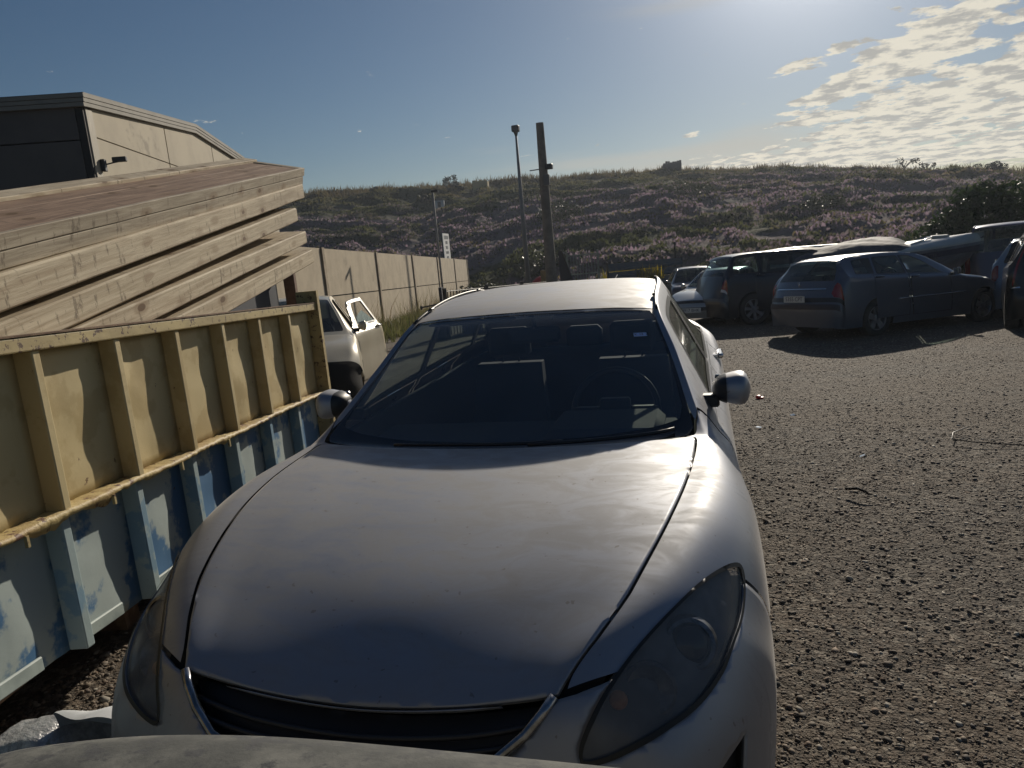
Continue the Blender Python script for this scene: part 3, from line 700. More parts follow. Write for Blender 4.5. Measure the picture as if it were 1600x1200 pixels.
alloy_m=mat('alloy_wheel',(.36,.37,.39),.38,.7,(.26,.26,.27),8)
red_m=mat('tail_lamp_red',(.20,.008,.010),.12,0,coat=.6)
orange_m=mat('indicator_orange',(.55,.20,.03),.3)
lens_m=mat('lamp_clear',(.16,.165,.17),.12,.2,(.08,.08,.085),14,coat=.7)
plate_m=mat('plate_white',(.62,.62,.58),.5); ink=mat('plate_ink',(.02,.02,.025),.6)
def text(name,body,size,M,m,parent,ext=.002,align='CENTER'):
    cu=bpy.data.curves.new(name,'FONT'); cu.body=body; cu.size=size; cu.extrude=ext; cu.align_x=align; cu.align_y='CENTER'; cu.resolution_u=3
    tmp=bpy.data.objects.new(name,cu); COL.objects.link(tmp); bpy.context.view_layer.update()
    me=bpy.data.meshes.new_from_object(tmp.evaluated_get(bpy.context.evaluated_depsgraph_get())); bpy.data.objects.remove(tmp); me.name=name
    me.transform(M); me.materials.clear(); return link(name,me,m,parent)
_wc={}
def wheel(parent,x,Y,zc,R,w,style,side):
    key=(R,w,style,side)
    if key not in _wc:
        rr_=R*.66
        t=MB().lathe([(-w/2+.012,rr_),(-w/2,rr_+.01),(-w/2-.006,R-.035),(-w/2+.01,R-.008),(-w/2+.03,R),(w/2-.03,R),(w/2-.01,R-.008),(w/2+.006,R-.035),(w/2,rr_+.01),(w/2-.012,rr_)],36)
        ot=t.build('wheel',tyre_m,None,40)
        b=MB(); o=w/2-.02
        b.lathe([(-w/2+.02,rr_+.003),(w/2-.014,rr_+.003),(w/2-.012,rr_-.012),(w/2-.03,rr_-.02),(w/2-.05,rr_-.022),(-w/2+.02,rr_-.022)],36)
        n={'five':5,'star':7,'multi':10,'cover':12}[style]
        for k in range(n):
            a=2*math.pi*k/n+.3; hw={'five':.045,'star':.022,'multi':.016,'cover':.034}[style]*R/.32
            r0,r1=.03,rr_-.012; ca,sa=math.cos(a),math.sin(a); h1=hw*1.25 if style!='star' else hw*1.6
            V=[]
            for (r_,h_) in((r0,hw*.9),(r1,h1)):
                for xx,sg in((o,-1),(o,1),(o-.035,1),(o-.035,-1)):
                    V.append((xx-(.012 if r_==r0 else 0),r_*ca-sg*h_*sa,r_*sa+sg*h_*ca))
            b.add(V,[(0,1,2,3),(7,6,5,4),(0,4,5,1),(1,5,6,2),(2,6,7,3),(3,7,4,0)])
        b.lathe([(o-.04,.055),(o-.002,.055),(o+.004,.04),(o+.004,.0)],20)
        orim=b.build('rim',alloy_m,None,30)
        d=MB().lathe([(-w/2+.04,rr_-.02),(-w/2+.04,.0)],24); d.lathe([(o-.07,rr_*.62),(o-.085,rr_*.62),(o-.085,.02)],20); od=d.build('brake',mat('brake_dark',(.03,.028,.026),.7),None)
        _wc[key]=(ot,orim,od)
        if side<0:
            for q in(ot,orim,od): q.data.transform(Matrix.Rotation(math.pi,4,'Z'))
        first=True
    else: first=False
    ot,orim,od=_wc[key]
    if not first:
        a=ot.copy(); COL.objects.link(a)
        b=orim.copy(); COL.objects.link(b); d=od.copy(); COL.objects.link(d)
    else: a,b,d=ot,orim,od
    a.parent=parent; a.location=(x,Y+OFFY[0],zc); b.parent=a; b.location=(0,0,0); d.parent=a; d.location=(0,0,0); return a
def seat(parent,x,Y,w=.48,zs=.42,zt=1.12,name='seat',m=None):
    b=MB(); y=Y+OFFY[0]; m=m or inter_m
    b.box((x-w/2,y-.26,zs-.1),(x+w/2,y+.24,zs+.08),.03)
    V=[(x-w/2,y+.16,zs),(x+w/2,y+.16,zs),(x+w/2,y+.30,zs),(x-w/2,y+.30,zs)]
    V+=[(x-w*.40,y+.34,zt-.18),(x+w*.40,y+.34,zt-.18),(x+w*.40,y+.42,zt-.18),(x-w*.40,y+.42,zt-.18)]
    b.add(V,[(0,3,2,1),(4,5,6,7),(0,1,5,4),(1,2,6,5),(2,3,7,6),(3,0,4,7)])
    b.box((x-.13,y+.35,zt-.15),(x+.13,y+.43,zt+.03),.025); b.tube([(x-.05,y+.39,zt-.2),(x-.05,y+.39,zt-.12)],.008,5); b.tube([(x+.05,y+.39,zt-.2),(x+.05,y+.39,zt-.12)],.008,5)
    o=b.build(name,m,parent,50); bv=o.modifiers.new('bevel','BEVEL'); bv.width=.028; bv.segments=3; bv.limit_method='ANGLE'; return o
def steer(parent,x,Y,z,R=.185):
    b=MB(); n=28; V=[];F=[]; y=Y+OFFY[0]; ti=rad(25)
    for i in range(n):
        a=2*math.pi*i/n
        for k in range(8):
            q=2*math.pi*k/8; r_=R+.015*math.cos(q); d=.015*math.sin(q)
            V.append((x+r_*math.cos(a),y+r_*math.sin(a)*math.sin(ti)-d*math.cos(ti),z+r_*math.sin(a)*math.cos(ti)+d*math.sin(ti)))
        for k in range(8): F.append((i*8+k,((i+1)%n)*8+k,((i+1)%n)*8+(k+1)%8,i*8+(k+1)%8))
    b.add(V,F); b.box((x-R,y-.012,z-.025),(x+R,y+.012,z+.02)); b.box((x-.07,y-.03,z-.10),(x+.07,y+.02,z+.06),.01)
    return b.build('steering_wheel',mat('steering_leather',(.03,.03,.032),.5),parent,40)
def mirror(parent,S_,x,Y,z,side,m,sx=.115,sz=.07,sy=.07):
    b=MB(); V=[];F=[]; n,mn=20,14; y=Y+OFFY[0]
    for i in range(mn+1):
        t=i/mn; X_=side*(x+(t-.5)*2*sx*.5*2*.5*2)
        X_=side*(x-sx*.5+sx*t*1.0)
        prof=(1-abs(2*t-1)**3.6)**.5 if 0<t<1 else .25
        prof*=.62+.50*t
        for k in range(n):
            a=2*math.pi*k/n; sq=lambda v:math.copysign(abs(v)**.72,v); yy=sq(math.cos(a))*sy*prof; zz_=sq(math.sin(a))*sz*prof
            if yy>sy*.35: yy=sy*.35
            V.append((X_,y+yy,z+zz_))
    for i in range(mn):
        for k in range(n): F.append((i*n+k,(i+1)*n+k,(i+1)*n+(k+1)%n,i*n+(k+1)%n))
    F.append(tuple(range(n))); F.append(tuple(mn*n+k for k in range(n)))
    o=b.add(V,F).build('mirror',m,parent,True)
    MB().box((min(side*(x-sx*.4),side*(x+sx*.42)),y+sy*.352,z-sz*.72),(max(side*(x-sx*.4),side*(x+sx*.42)),y+sy*.40,z+sz*.72),.004).build('mirror_glass',chrome_m,o)
    bb=MB(); bb.box((min(side*(x-sx*1.05),side*(x-sx*.3)),y-sy*.3,z-sz*1.1),(max(side*(x-sx*1.05),side*(x-sx*.3)),y+sy*.3,z-sz*.35),.008).build('mirror_foot',trim_m,o,30)
    return o
def gnet(L=4.5,W=1.8,H=1.5,zn=.72,zc=1.0,xc=1.25,xh=2.0,xr=3.8,xb=4.3,zb=1.02,wr=.60,br=.03,hatch=True,zd=1.03,zroofr=-.04,bulge=.03,zt=.2,zbump=.58):
    w=W/2; R=[]
    zbelt=lambda Y: zc-.012+br*(Y-xc)
    fr=[0,.30,.50,.65,.78,.88,.945,.965,.968,.945]; bow=[0,.01,.04,.10,.19,.31,.44,.52,.58,.62]
    def front(Y,z,k): 
        zz=[z]*6+[z-(z-.2)*.12,z-(z-.2)*.35,z-(z-.2)*.65,.20]; return [(fr[i]*w*(1-.012*k),Y+bow[i]*(1-.08*k),max(.20,zz[i])) for i in range(10)]
    R.append(front(.05,.22,1)); R.append(front(0,.42,0)); R.append(front(.05,zbump,0))
    def hood(Y,zt_,bw):
        f=[0,.32,.58,.77,.87,.945]; d=[0,.004,.012,.022,.035,.085]
        r=[(f[i]*w,Y+bw*f[i]**2,zt_-d[i]) for i in range(6)]; z5=zt_-.085
        r+=[(.978*w,Y+bw,z5-(z5-.2)*.16),(w,Y+bw*1.1,z5-(z5-.2)*.38),(w,Y+bw*1.15,.42),(.97*w,Y+bw*1.2,.2)]; return r
    R.append(hood(.15,zn,.35)); ym=(.15+xc)/2; R.append(hood(ym-.12,zn+(zc-zn)*.62,.16)); R.append(hood(xc-.1,zc-.022,.08))
    gl=[0,.5,.80,.94,1.]; gd=[0,.006,.018,.034,.065]
    def gh(Y,zt_,k,ybow=.10):   # k 0 belt-line width -> 1 roof width
        wid=w*.86+(w*wr/.9*.98-w*.86)*k if False else w*.86*(1-k)+w*(wr+.07)*k
        zz=zbelt(Y+ybow); r=[(gl[i]*wid,Y+ybow*gl[i]**2,zt_-gd[i]*(.35+.65*k)) for i in range(5)]
        r.append((w*.90 if k>.02 else w*.925,Y+ybow,min(zz,zt_-.055)))
        z5=r[-1][2]; r+=[(w*.965,Y+ybow,z5-.10),(w*.995,Y+ybow,.65),(w,Y+ybow,.42),(w*.97,Y+ybow,.2)]; return r
    R.append(gh(xc,zc,0,.14)); R.append(gh((xc+xh)/2,(zc+H-.05)/2+bulge,.5)); R.append(gh(xh,H-.04,1,.06)); R.append(gh((xh+xr)/2,H,1,0)); R.append(gh(xr,H+zroofr,.95,-.06))
    rb=[0,.01,.04,.09,.14,.20,.27,.33,.37,.40]; fb=[0,.34,.58,.75,.86,.92,.955,.975,.975,.95]
    def rear(Y,z,sh=1.,top=1.,ztops=None):
        zz=[z,z,z-.003,z-.006,z-.012,z-.03,z-.03-(z-.2)*.14,z-.03-(z-.2)*.36,z-.03-(z-.2)*.64,.2]
        return [(fb[i]*w*sh,Y-rb[i],max(.2,zz[i])) for i in range(10)]
    ymid=(xr+xb)/2; r=gh(ymid,(H+zroofr+zb)/2+.02,.55,-.08); R.append(r)
    if hatch:
        r=gh(xb,zb,.12,-.12); R.append(r)
        R.append(rear(L-.06,.76,1.)); R.append(rear(L,.56,1.)); R.append(rear(L-.02,.24,.98))
    else:
        r=gh(xb,zb,.15,-.04); R.append(r)
        R.append(rear(L-.10,zd)); R.append(rear(L,.62)); R.append(rear(L-.03,.24,.98))
    return R
def window_bays(S_,bays,ct=4.10,cb=4.93):
    out=[]
    for yb0,yb1,yt0,yt1 in bays:
        B=[(S_.uY(yb0,cb),cb),(S_.uY(yb1,cb),cb),(S_.uY(yt1,ct),ct),(S_.uY(yt0,ct),ct)]
        out.append(smoothp(resample(B,(.16,.16)),1))
    return out
def make_car(name,label,paint,net,wheels,bays,loc,heading,cat='car',group=None,ws=(6.10,7.93,2.72),rw=(10.08,11.9,2.6),R=.325,style='five',gtint=(.16,.19,.19),hl_=None,tl=None,plate=None,rails=False,lower=None,seats=True,anchor=None,
             doors=None,tl_mat=None,gm=None,skip_door=None,extra_holes=(),skip_win=(),scale=1.,seat_z=1.12,handles=True,wheels_on=(1,1,1,1),grille=True,arch_trim=None,detail=(.2,.3),dust=.06):
    S_=Surf(net); L=net[-1][0][1]+.02; Wd=max(p[0] for r in net for p in r); OFFY[0]=-L/2
    f=Vector((heading[0],heading[1],0)).normalized(); rz_=math.atan2(f.x,-f.y)
    Rm=Matrix.Rotation(rz_,4,'Z')
    o=bpy.data.objects.new(name,None); COL.objects.link(o); o.empty_display_size=.4
    if anchor:
        a=Rm@Vector((anchor[0],anchor[1]-L/2,0)); loc=(loc[0]-a.x,loc[1]-a.y)
    o.matrix_world=Matrix.Translation((loc[0],loc[1],gz(loc[1])-.012))@(Matrix.Rotation(-.046,4,'X') if loc[1]>2.5 else Matrix())@Rm
    tag(o,label,cat,group)
    gm=gm or glass('tinted_glass_%.2f_%.2f'%(gtint[1],dust),gtint,dust)
    WB=window_bays(S_,bays)
    holes=[]
    for b in WB: holes+=[b,mir(b)]
    wsP=smoothp(resample([(ws[0],-ws[2]),(ws[1],-ws[2]),(ws[1],ws[2]),(ws[0],ws[2])],(.5,.8)),1); holes.append(wsP)
    rwP=None
    if rw: rwP=smoothp(resample([(rw[0],-rw[2]),(rw[1],-rw[2]),(rw[1],rw[2]),(rw[0],rw[2])],(.5,.8)),1); holes.append(rwP)
    for Yw in wheels:
        for sd_ in(1,-1): holes.append(archpoly(S_,Yw,R,R+.045,sd_,9))
    DP=[]
    for d in (doors or []):
        y0,y1=d
        dp=[(S_.uY(y0,5.1),5.02),(S_.uY(y1,5.1),5.02),(S_.uY(y1,7.),7.),(S_.uY(y1-.04,8.4),8.45),(S_.uY(y0,8.4),8.45),(S_.uY(y0,7.),7.)]
        DP.append(dp)
    for dp in DP: holes+=[dp,mir(dp)]
    holes+=list(extra_holes)
    full=[(0,-9),(S_.nu,-9),(S_.nu,9),(0,9)]
    patch(S_,full,holes,'body',paint,o,detail)
    for k,dp in enumerate(DP):
        for sd_ in(1,-1):
            if skip_door==(k,sd_): continue
            c_=np.mean(dp,0); sh=[(c_[0]+(u-c_[0])*.972,c_[1]+(c-c_[1])*.984) for u,c in dp]
            d_=patch(S_,sh if sd_>0 else mir(sh),[],'door',paint,o,detail)
            y1=doors[k][1]; u_=S_.uY(y1-.13,5.6)
            p=at_surf(S_,u_,5.55*sd_,.012)
            MB().box((-.018,-.095,-.016),(.018,.095,.016),.008).xform(Matrix.Translation(p)).build('handle',paint if handles else trim_m,d_,40)
    for bi,b in enumerate(WB):
        for sd_,q in((1,b),(-1,mir(b))):
            if (bi,sd_) in skip_win: continue
            c_=np.mean(q,0); patch(S_,[(c_[0]+(u-c_[0])*1.03,c_[1]+(c-c_[1])*1.03) for u,c in q],[],'side_window',gm,o,(.3,.3),-.004)
            patch(S_,[(c_[0]+(u-c_[0])*1.05,c_[1]+(c-c_[1])*1.08) for u,c in q],[[(c_[0]+(u-c_[0])*.97,c_[1]+(c-c_[1])*.93) for u,c in q]],'window_seal',trim_m,o,(.3,.3),.003)
    c_=np.mean(wsP,0); patch(S_,[(c_[0]+(u-c_[0])*1.02,c_[1]+(c-c_[1])*1.02) for u,c in wsP],[],'windshield',gm,o,(.2,.4),-.003)
    if rw:
        c_=np.mean(rwP,0); patch(S_,[(c_[0]+(u-c_[0])*1.02,c_[1]+(c-c_[1])*1.02) for u,c in rwP],[],'rear_window',gm,o,(.2,.4),-.003)
    if lower:
        for a,b,nm in lower:
            for q in (a if isinstance(a,tuple) else (a,)):pass
            patch(S_,b,[],nm,a,o,(.25,.4),.004)
    hp=hl_ or [(2.25,3.35),(2.9,3.2),(3.25,3.7),(3.55,4.7),(3.1,5.2),(2.5,4.9)]
    for q in(hp,mir(hp)): patch(S_,smoothp(q,1),[],'headlight',lens_m,o,(.2,.25),.005)
    if tl:
        for q in(tl,mir(tl)): patch(S_,smoothp(q,1),[],'taillight',tl_mat or red_m,o,(.2,.25),.007)
    if grille: patch(S_,[(2.05,-2.2),(2.75,-2.4),(2.75,2.4),(2.05,2.2)],[],'grille',trim_m,o,(.2,.5),.004); patch(S_,[(.9,-3.),(1.4,-3.2),(1.4,3.2),(.9,3.)],[],'lower_grille',trim_m,o,(.2,.5),.004)
    xw=Wd-.115
    k=0
    for Yw in wheels:
        for sd_ in(1,-1):
            if wheels_on[k]: wheel(o,sd_*xw,Yw,R,R,.20,style,sd_)
            k+=1
    b=MB(); b.box((-Wd+.30,.5-L/2,.2),(Wd-.30,L-.45-L/2,.62)); 
    b.box((-Wd+.12,wheels[0]+R+.1-L/2,.2),(Wd-.12,wheels[1]-R-.1-L/2,.5)); b.build('underbody',under_m,o)
    cz=net[6][0][2]
    MB().box((-Wd+.14,net[6][0][1]-.05-L/2,cz-.25),(Wd-.14,net[6][0][1]+.42-L/2,cz-.06),.04).build('dashboard',inter_m,o)
    if seats:
        y=net[6][0][1]+1.1
        for x in(-.37,.37): seat(o,x,y,zt=seat_z)
        if len(bays)>1:
            for x in(-.40,.0,.40): seat(o,x,y+.88,.42,zt=seat_z-.02,name='rear_seat')
        steer(o,.37,y-.55,cz-.02)
    for sd_ in(1,-1): mirror(o,S_,Wd+.045,net[6][0][1]+.42,cz+.04,sd_,paint)
    if plate:
        for kind,txt in plate:
            if kind=='rear': y=L+.006-L/2; zp=plate_z; M=Matrix.Translation((0,y+.004,zp))@Matrix(((-1,0,0,0),(0,0,1,0),(0,1,0,0),(0,0,0,1)))
            else: y=-.012-L/2; zp=.42; M=Matrix.Translation((0,y-.004,zp))@Matrix(((1,0,0,0),(0,0,-1,0),(0,1,0,0),(0,0,0,1)))
            pb=MB().box((-.26,y-.004,zp-.057),(.26,y+.004,zp+.057)).build('number_plate',plate_m,o)
            text('lettering',txt,.105,M,ink,pb,.0015)
    if rails:
        for sd_ in(1,-1):
            ys=np.linspace(net[8][0][1]+.15,net[10][0][1]+.05,9); pts=[]
            for i,Y in enumerate(ys):
                u_=S_.uY(Y,3.3); pts.append(at_surf(S_,u_,3.35*sd_,.045 if 0<i<8 else .0))
            MB().tube(pts,.016,6).build('roof_rail',rails if not isinstance(rails,bool) else trim_m,o,True)
    return o,S_
plate_z=.80
# ---------------------------------------------------------------- the silver saloon in front
NET=[
[(0,.03,.20),(.25,.04,.20),(.42,.07,.20),(.55,.13,.20),(.66,.22,.20),(.74,.33,.20),(.80,.45,.20),(.82,.52,.20),(.83,.56,.20),(.835,.60,.20)],
[(0,.00,.42),(.25,.01,.42),(.42,.04,.42),(.56,.10,.42),(.69,.18,.42),(.79,.30,.42),(.85,.42,.40),(.875,.50,.34),(.875,.56,.27),(.86,.61,.20)],
[(0,.06,.60),(.25,.07,.60),(.42,.10,.61),(.52,.14,.63),(.68,.20,.62),(.80,.33,.60),(.87,.46,.55),(.895,.54,.45),(.895,.58,.32),(.87,.62,.20)],
[(0,.175,.71),(.22,.18,.725),(.38,.195,.75),(.485,.215,.772),(.64,.30,.76),(.785,.42,.73),(.87,.52,.665),(.905,.60,.55),(.905,.64,.38),(.88,.66,.20)],
[(0,.42,.83),(.25,.43,.835),(.44,.44,.85),(.575,.45,.865),(.70,.50,.85),(.815,.58,.79),(.885,.64,.70),(.912,.69,.58),(.912,.72,.40),(.89,.73,.20)],
[(0,.72,.90),(.28,.72,.905),(.50,.73,.92),(.655,.74,.925),(.75,.77,.922),(.84,.80,.87),(.893,.83,.79),(.915,.85,.64),(.915,.86,.42),(.89,.87,.20)],
[(0,1.02,.94),(.31,1.02,.945),(.54,1.03,.955),(.705,1.04,.952),(.785,1.05,.948),(.855,1.06,.90),(.897,1.07,.82),(.916,1.07,.64),(.916,1.07,.42),(.89,1.07,.20)],
[(0,1.30,.962),(.32,1.31,.965),(.56,1.34,.968),(.728,1.38,.962),(.79,1.38,.95),(.842,1.36,.905),(.883,1.33,.82),(.905,1.31,.64),(.91,1.30,.42),(.88,1.30,.20)],
[(0,1.40,.963),(.34,1.42,.966),(.58,1.46,.973),(.715,1.50,.985),(.765,1.50,.975),(.815,1.50,.93),(.865,1.50,.86),(.895,1.50,.65),(.90,1.50,.42),(.87,1.50,.20)],
[(0,1.73,1.18),(.31,1.75,1.175),(.53,1.80,1.17),(.642,1.86,1.165),(.685,1.86,1.15),(.80,1.86,.965),(.86,1.86,.87),(.892,1.86,.65),(.90,1.86,.42),(.87,1.86,.20)],
[(0,2.11,1.368),(.29,2.12,1.364),(.47,2.15,1.356),(.56,2.18,1.345),(.60,2.18,1.322),(.795,2.18,.985),(.858,2.18,.88),(.892,2.18,.65),(.90,2.18,.42),(.87,2.18,.20)],
[(0,2.75,1.442),(.30,2.75,1.436),(.46,2.75,1.427),(.54,2.75,1.414),(.583,2.75,1.39),(.79,2.75,.995),(.858,2.75,.89),(.892,2.75,.65),(.90,2.75,.42),(.87,2.75,.20)],
[(0,3.35,1.41),(.28,3.35,1.405),(.43,3.33,1.397),(.51,3.32,1.385),(.555,3.32,1.36),(.78,3.32,1.01),(.86,3.32,.90),(.895,3.32,.66),(.905,3.32,.42),(.88,3.32,.20)],
[(0,3.95,1.16),(.30,3.93,1.155),(.46,3.90,1.15),(.55,3.86,1.145),(.60,3.86,1.12),(.765,3.86,1.02),(.85,3.86,.93),(.895,3.86,.66),(.905,3.86,.42),(.88,3.86,.20)],
[(0,4.22,1.055),(.32,4.22,1.052),(.50,4.20,1.05),(.62,4.18,1.045),(.68,4.18,1.035),(.755,4.18,1.00),(.83,4.18,.90),(.87,4.16,.66),(.88,4.14,.42),(.86,4.12,.20)],
[(0,4.62,1.035),(.30,4.61,1.032),(.48,4.58,1.025),(.60,4.54,1.015),(.67,4.50,1.00),(.73,4.46,.96),(.79,4.42,.88),(.83,4.38,.66),(.84,4.36,.42),(.82,4.34,.20)],
[(0,4.73,.80),(.30,4.72,.80),(.48,4.69,.80),(.60,4.65,.80),(.68,4.60,.79),(.74,4.55,.77),(.79,4.50,.70),(.83,4.46,.55),(.83,4.44,.38),(.81,4.42,.20)],
[(0,4.72,.25),(.30,4.71,.25),(.48,4.68,.25),(.60,4.64,.25),(.68,4.60,.25),(.73,4.57,.25),(.77,4.54,.25),(.80,4.51,.24),(.80,4.49,.22),(.79,4.46,.20)],
]
def silver_paint():
    m=bpy.data.materials.new('dusty_silver_paint'); m.use_nodes=True; t=m.node_tree; b=t.nodes['Principled BSDF']; g=G(t); tc=g.n('TexCoord').outputs['Object']
    n1=g.noise(tc,1.6,6,.62); n2=g.noise(g.map(tc,(1,2.2,1)),5.5,8,.68,1.1); n3=g.noise(tc,90,3,.6)
    geo=g.n('NewGeometry'); sn=g.n('SeparateXYZ'); t.links.new(geo.outputs['Normal'],sn.inputs[0])
    up=g.ramp(sn.outputs[2],.80,.99)                                      # dust lies on the faces that look up
    d=g.m('MULTIPLY',g.m('ADD',g.m('MULTIPLY',g.ramp(n1,.3,.7),.45),g.m('ADD',g.m('MULTIPLY',g.ramp(n2,.38,.62),.55),.15)),g.m('ADD',g.m('MULTIPLY',up,.75),.2),None,True)
    spk=g.ramp(g.noise(tc,48,2,.5),.71,.74); 
    c=g.mix(d,(.33,.35,.40),(.255,.255,.262)); c=g.mix(g.m('MULTIPLY',spk,.5),c,(.12,.09,.07))
    t.links.new(c,b.inputs['Base Color'])
    t.links.new(g.ramp(d,0,1,False,.85,.30),b.inputs['Metallic']); t.links.new(g.ramp(d,0,1,False,.50,.70),b.inputs['Roughness'])
    b.inputs['Sheen Weight'].default_value=.16; b.inputs['Sheen Roughness'].default_value=.35; b.inputs['Sheen Tint'].default_value=(1,.95,.88,1)
    b.inputs['Coat Weight'].default_value=.35; t.links.new(g.ramp(d,0,1,False,.25,.60),b.inputs['Coat Roughness'])
    return m
silver=silver_paint(); silver['n']=1
frit=mat('windshield_black_border',(.010,.010,.013),.22,0)
hz=mat('headlight_housing',(.09,.093,.10),.45,.2,(.26,.27,.28),5,.4,.6,det=3)
def hero():
    Sf=Surf(NET); L=4.75; OFFY[0]=-L/2
    o=empty('silver_saloon',(0,L/2,0),0,'dusty silver saloon car facing us, filling the middle of the picture','car')
    st=(.10,.16)
    gap=.012
    # ---- outlines (u,c)
    hoodR=[(7.36,0),(7.40,1.0),(7.44,2.0),(7.40,2.62),(7.22,2.93),(7.0,2.99),(6.6,3.0),(6,3.0),(5,3.0),(4,3.0),(3.5,2.92),(3.15,2.80),(2.96,2.68)]
    nose=[(2.98,2.0),(3.0,1.44),(3.01,.82),(3.02,.28)]
    hl_sm=True
    half=hoodR+nose; hood=half+[(u,-c) for u,c in half[::-1]][:-1]
    hood=[(u,c) for u,c in hood]
    def grow(poly,k):
        P_=np.array(poly); q=[]
        n=len(P_); ar=0
        for i in range(n): ar+=P_[i][0]*P_[(i+1)%n][1]-P_[(i+1)%n][0]*P_[i][1]
        s=1 if ar>0 else -1
        for i in range(n):
            a,b,c=P_[i-1],P_[i],P_[(i+1)%n]; d1=(b-a)/max(1e-6,np.hypot(*(b-a))); d2=(c-b)/max(1e-6,np.hypot(*(c-b)))
            nn=np.array([d1[1]+d2[1],-(d1[0]+d2[0])]); nn/=max(1e-6,np.hypot(*nn)); q.append(tuple(b+nn*k*s))
        return q
    ho=patch(Sf,grow(hood,-.012),[],'bonnet',silver,o,(.05,.09),.0,.014)
    hl_=[(4.46,4.86),(4.49,5.10),(4.26,5.20),(3.92,5.20),(3.49,5.18),(2.94,5.03),(2.66,4.71),(2.51,4.38),(2.42,4.0),(2.27,3.58),(2.15,3.25),(2.12,2.95),(2.20,2.86),(2.56,3.19),(2.83,3.39),(3.08,3.56),(3.34,3.69),(3.66,3.87),(3.99,4.13),(4.25,4.47)]
    hl_=smoothp(hl_,2)
    # grille opening under the bonnet lip
    gr=[(2.93,-2.50),(2.95,-2.0),(2.97,-1.44),(2.98,-.8),(2.99,0),(2.98,.8),(2.97,1.44),(2.95,2.0),(2.93,2.50),(2.60,2.0),(2.32,1.5),(2.12,.8),(2.08,0),(2.12,-.8),(2.32,-1.5),(2.60,-2.0)]
    split=[(2.92,2.72),(2.93,3.01),(2.99,3.34),(3.04,3.50)]
    # front bumper: everything ahead of the split line, down to the sill and back to the arch
    wd=[]  # greenhouse windows
    bays=[(1.93,2.66,2.20,2.66),(2.74,3.58,2.74,3.34),(3.64,3.90,3.40,3.50)]
    WBk=window_bays(Sf,bays,4.14,4.90)
    arF=archpoly(Sf,.96,.33,.37,1,9); arR=archpoly(Sf,3.685,.33,.37,1,9)
    bump_half=[(2.92,2.70),(2.93,3.01),(2.99,3.34),(3.05,3.55),(3.4,4.2),(4.0,4.8),(4.33,5.25),(4.33,5.6),(4.35,6.0),(4.33,6.6),(4.25,7.2)]
    # bumper back edge follows the wheel arch
    ab=[p for p in arF if p[0]<4.4]; ab=sorted(ab,key=lambda p:p[1]); ab=[p for p in ab if p[1]>6.3]
    bh=bump_half[:9]+[(4.30,6.5)]+[p for p in ab if p[1]<9.05 and p[1]>6.6]+[(ab[-1][0],9.0)]
    bumper=[(.0,0)]+[]
    right=bh; out=right+[(0,9.0)]+[(0,-9.0)]+[(u,-c) for u,c in right[::-1]]+[(2.955,-2.0),(3.0,-1.2),(3.01,0),(3.0,1.2),(2.955,2.0)]
    hoR=grow(hl_,.02); 
    low=[(.72,-3.4),(1.35,-3.6),(1.50,0),(1.35,3.6),(.72,3.4),(.66,0)]
    fogh=[(1.99,5.26),(1.30,5.2),(1.30,4.3),(1.6,4.35)]
    patch(Sf,grow(out,-.012),[gr,hoR,mir(hoR),low,fogh,mir(fogh)],'front_bumper',silver,o,st,.0,.010)
    patch(Sf,grow(gr,.06),[],'grille',trim_m,o,st,-.05)
    patch(Sf,grow(low,.06),[],'lower_grille',trim_m,o,st,-.03)
    for q in(fogh,mir(fogh)): patch(Sf,grow(q,.05),[],'fog_recess',trim_m,o,st,-.025)
    # grille mesh: five thin bars and a chrome wing
    for k,t in enumerate((.25,.5,.75)):
        u_=2.12+.80*t; w_=1.2+1.3*t; pts=[at_surf(Sf,u_,c,-.02) for c in np.linspace(-w_,w_,25)]
        MB().tube(pts,.007,6).build('grille_bar',mat('grille_bar',(.03,.03,.033),.4),o,True)
    wing=[(2.95,2.62),(2.80,2.35),(2.62,1.97),(2.40,1.5),(2.2,.9),(2.14,0)]
    wing=wing+[(u,-c) for u,c in wing[::-1]][1:]
    MB().tube([at_surf(Sf,u,c,.004) for u,c in wing],.011,8).build('grille_surround',mat('dull_chrome',(.42,.42,.44),.25,1.,(.25,.24,.23),20),o,True)
    b=MB(); e_=at_surf(Sf,2.12,0,.0)
    # winged oval badge on the grille
    b.tube([Vector((.075*math.cos(a),0,.058*math.sin(a)))+e_ for a in np.linspace(0,2*math.pi,25)],.006,6,False); b.tube([Vector((x,-.002,.035-1.6*abs(x)*.35+(abs(x)*9)**2*.02))+e_ for x in np.linspace(-.07,.07,15)],.005,6); b.build('badge',chrome_m,o,True)
    # ---- fenders
    def side_body():
        fen=[(2.955,2.76),(3.02,3.60)]  # not used
    fenR=[(3.0,2.86),(3.15,2.88),(3.5,3.0),(4,3.065),(5,3.06),(6,3.05),(6.6,3.05),(7.0,3.045),(7.24,2.99),(7.46,2.72),(7.60,2.95),(7.9,3.15),(8.05,3.25),(8.28,3.75),(8.30,4.4),(8.24,5.2),(8.1,6.0),(7.95,7.),(7.78,8.4),(7.75,9.0)]
    arf=[p for p in arF]; back=[p for p in arf if p[1]<=9.05 ]
    bk=sorted([p for p in arf if p[0]>4.45],key=lambda p:-p[0]); bk=[p for p in bk if p[1]<8.9]
    x0=max(p[0] for p in arf)
    fo=fenR+[(x0,9.0)]
    # the arch from rear to front
    A_=[p for p in arf if p[1]<8.97]; 
    if A_[0][0]<A_[-1][0]: A_=A_[::-1]
    A_=[p for p in A_ if p[0]>4.36]
    fo=fo+A_+[(4.37,6.5),(4.37,6.0),(4.37,5.6),(4.37,5.25),(4.05,4.75),(3.42,4.15),(3.09,3.52)]
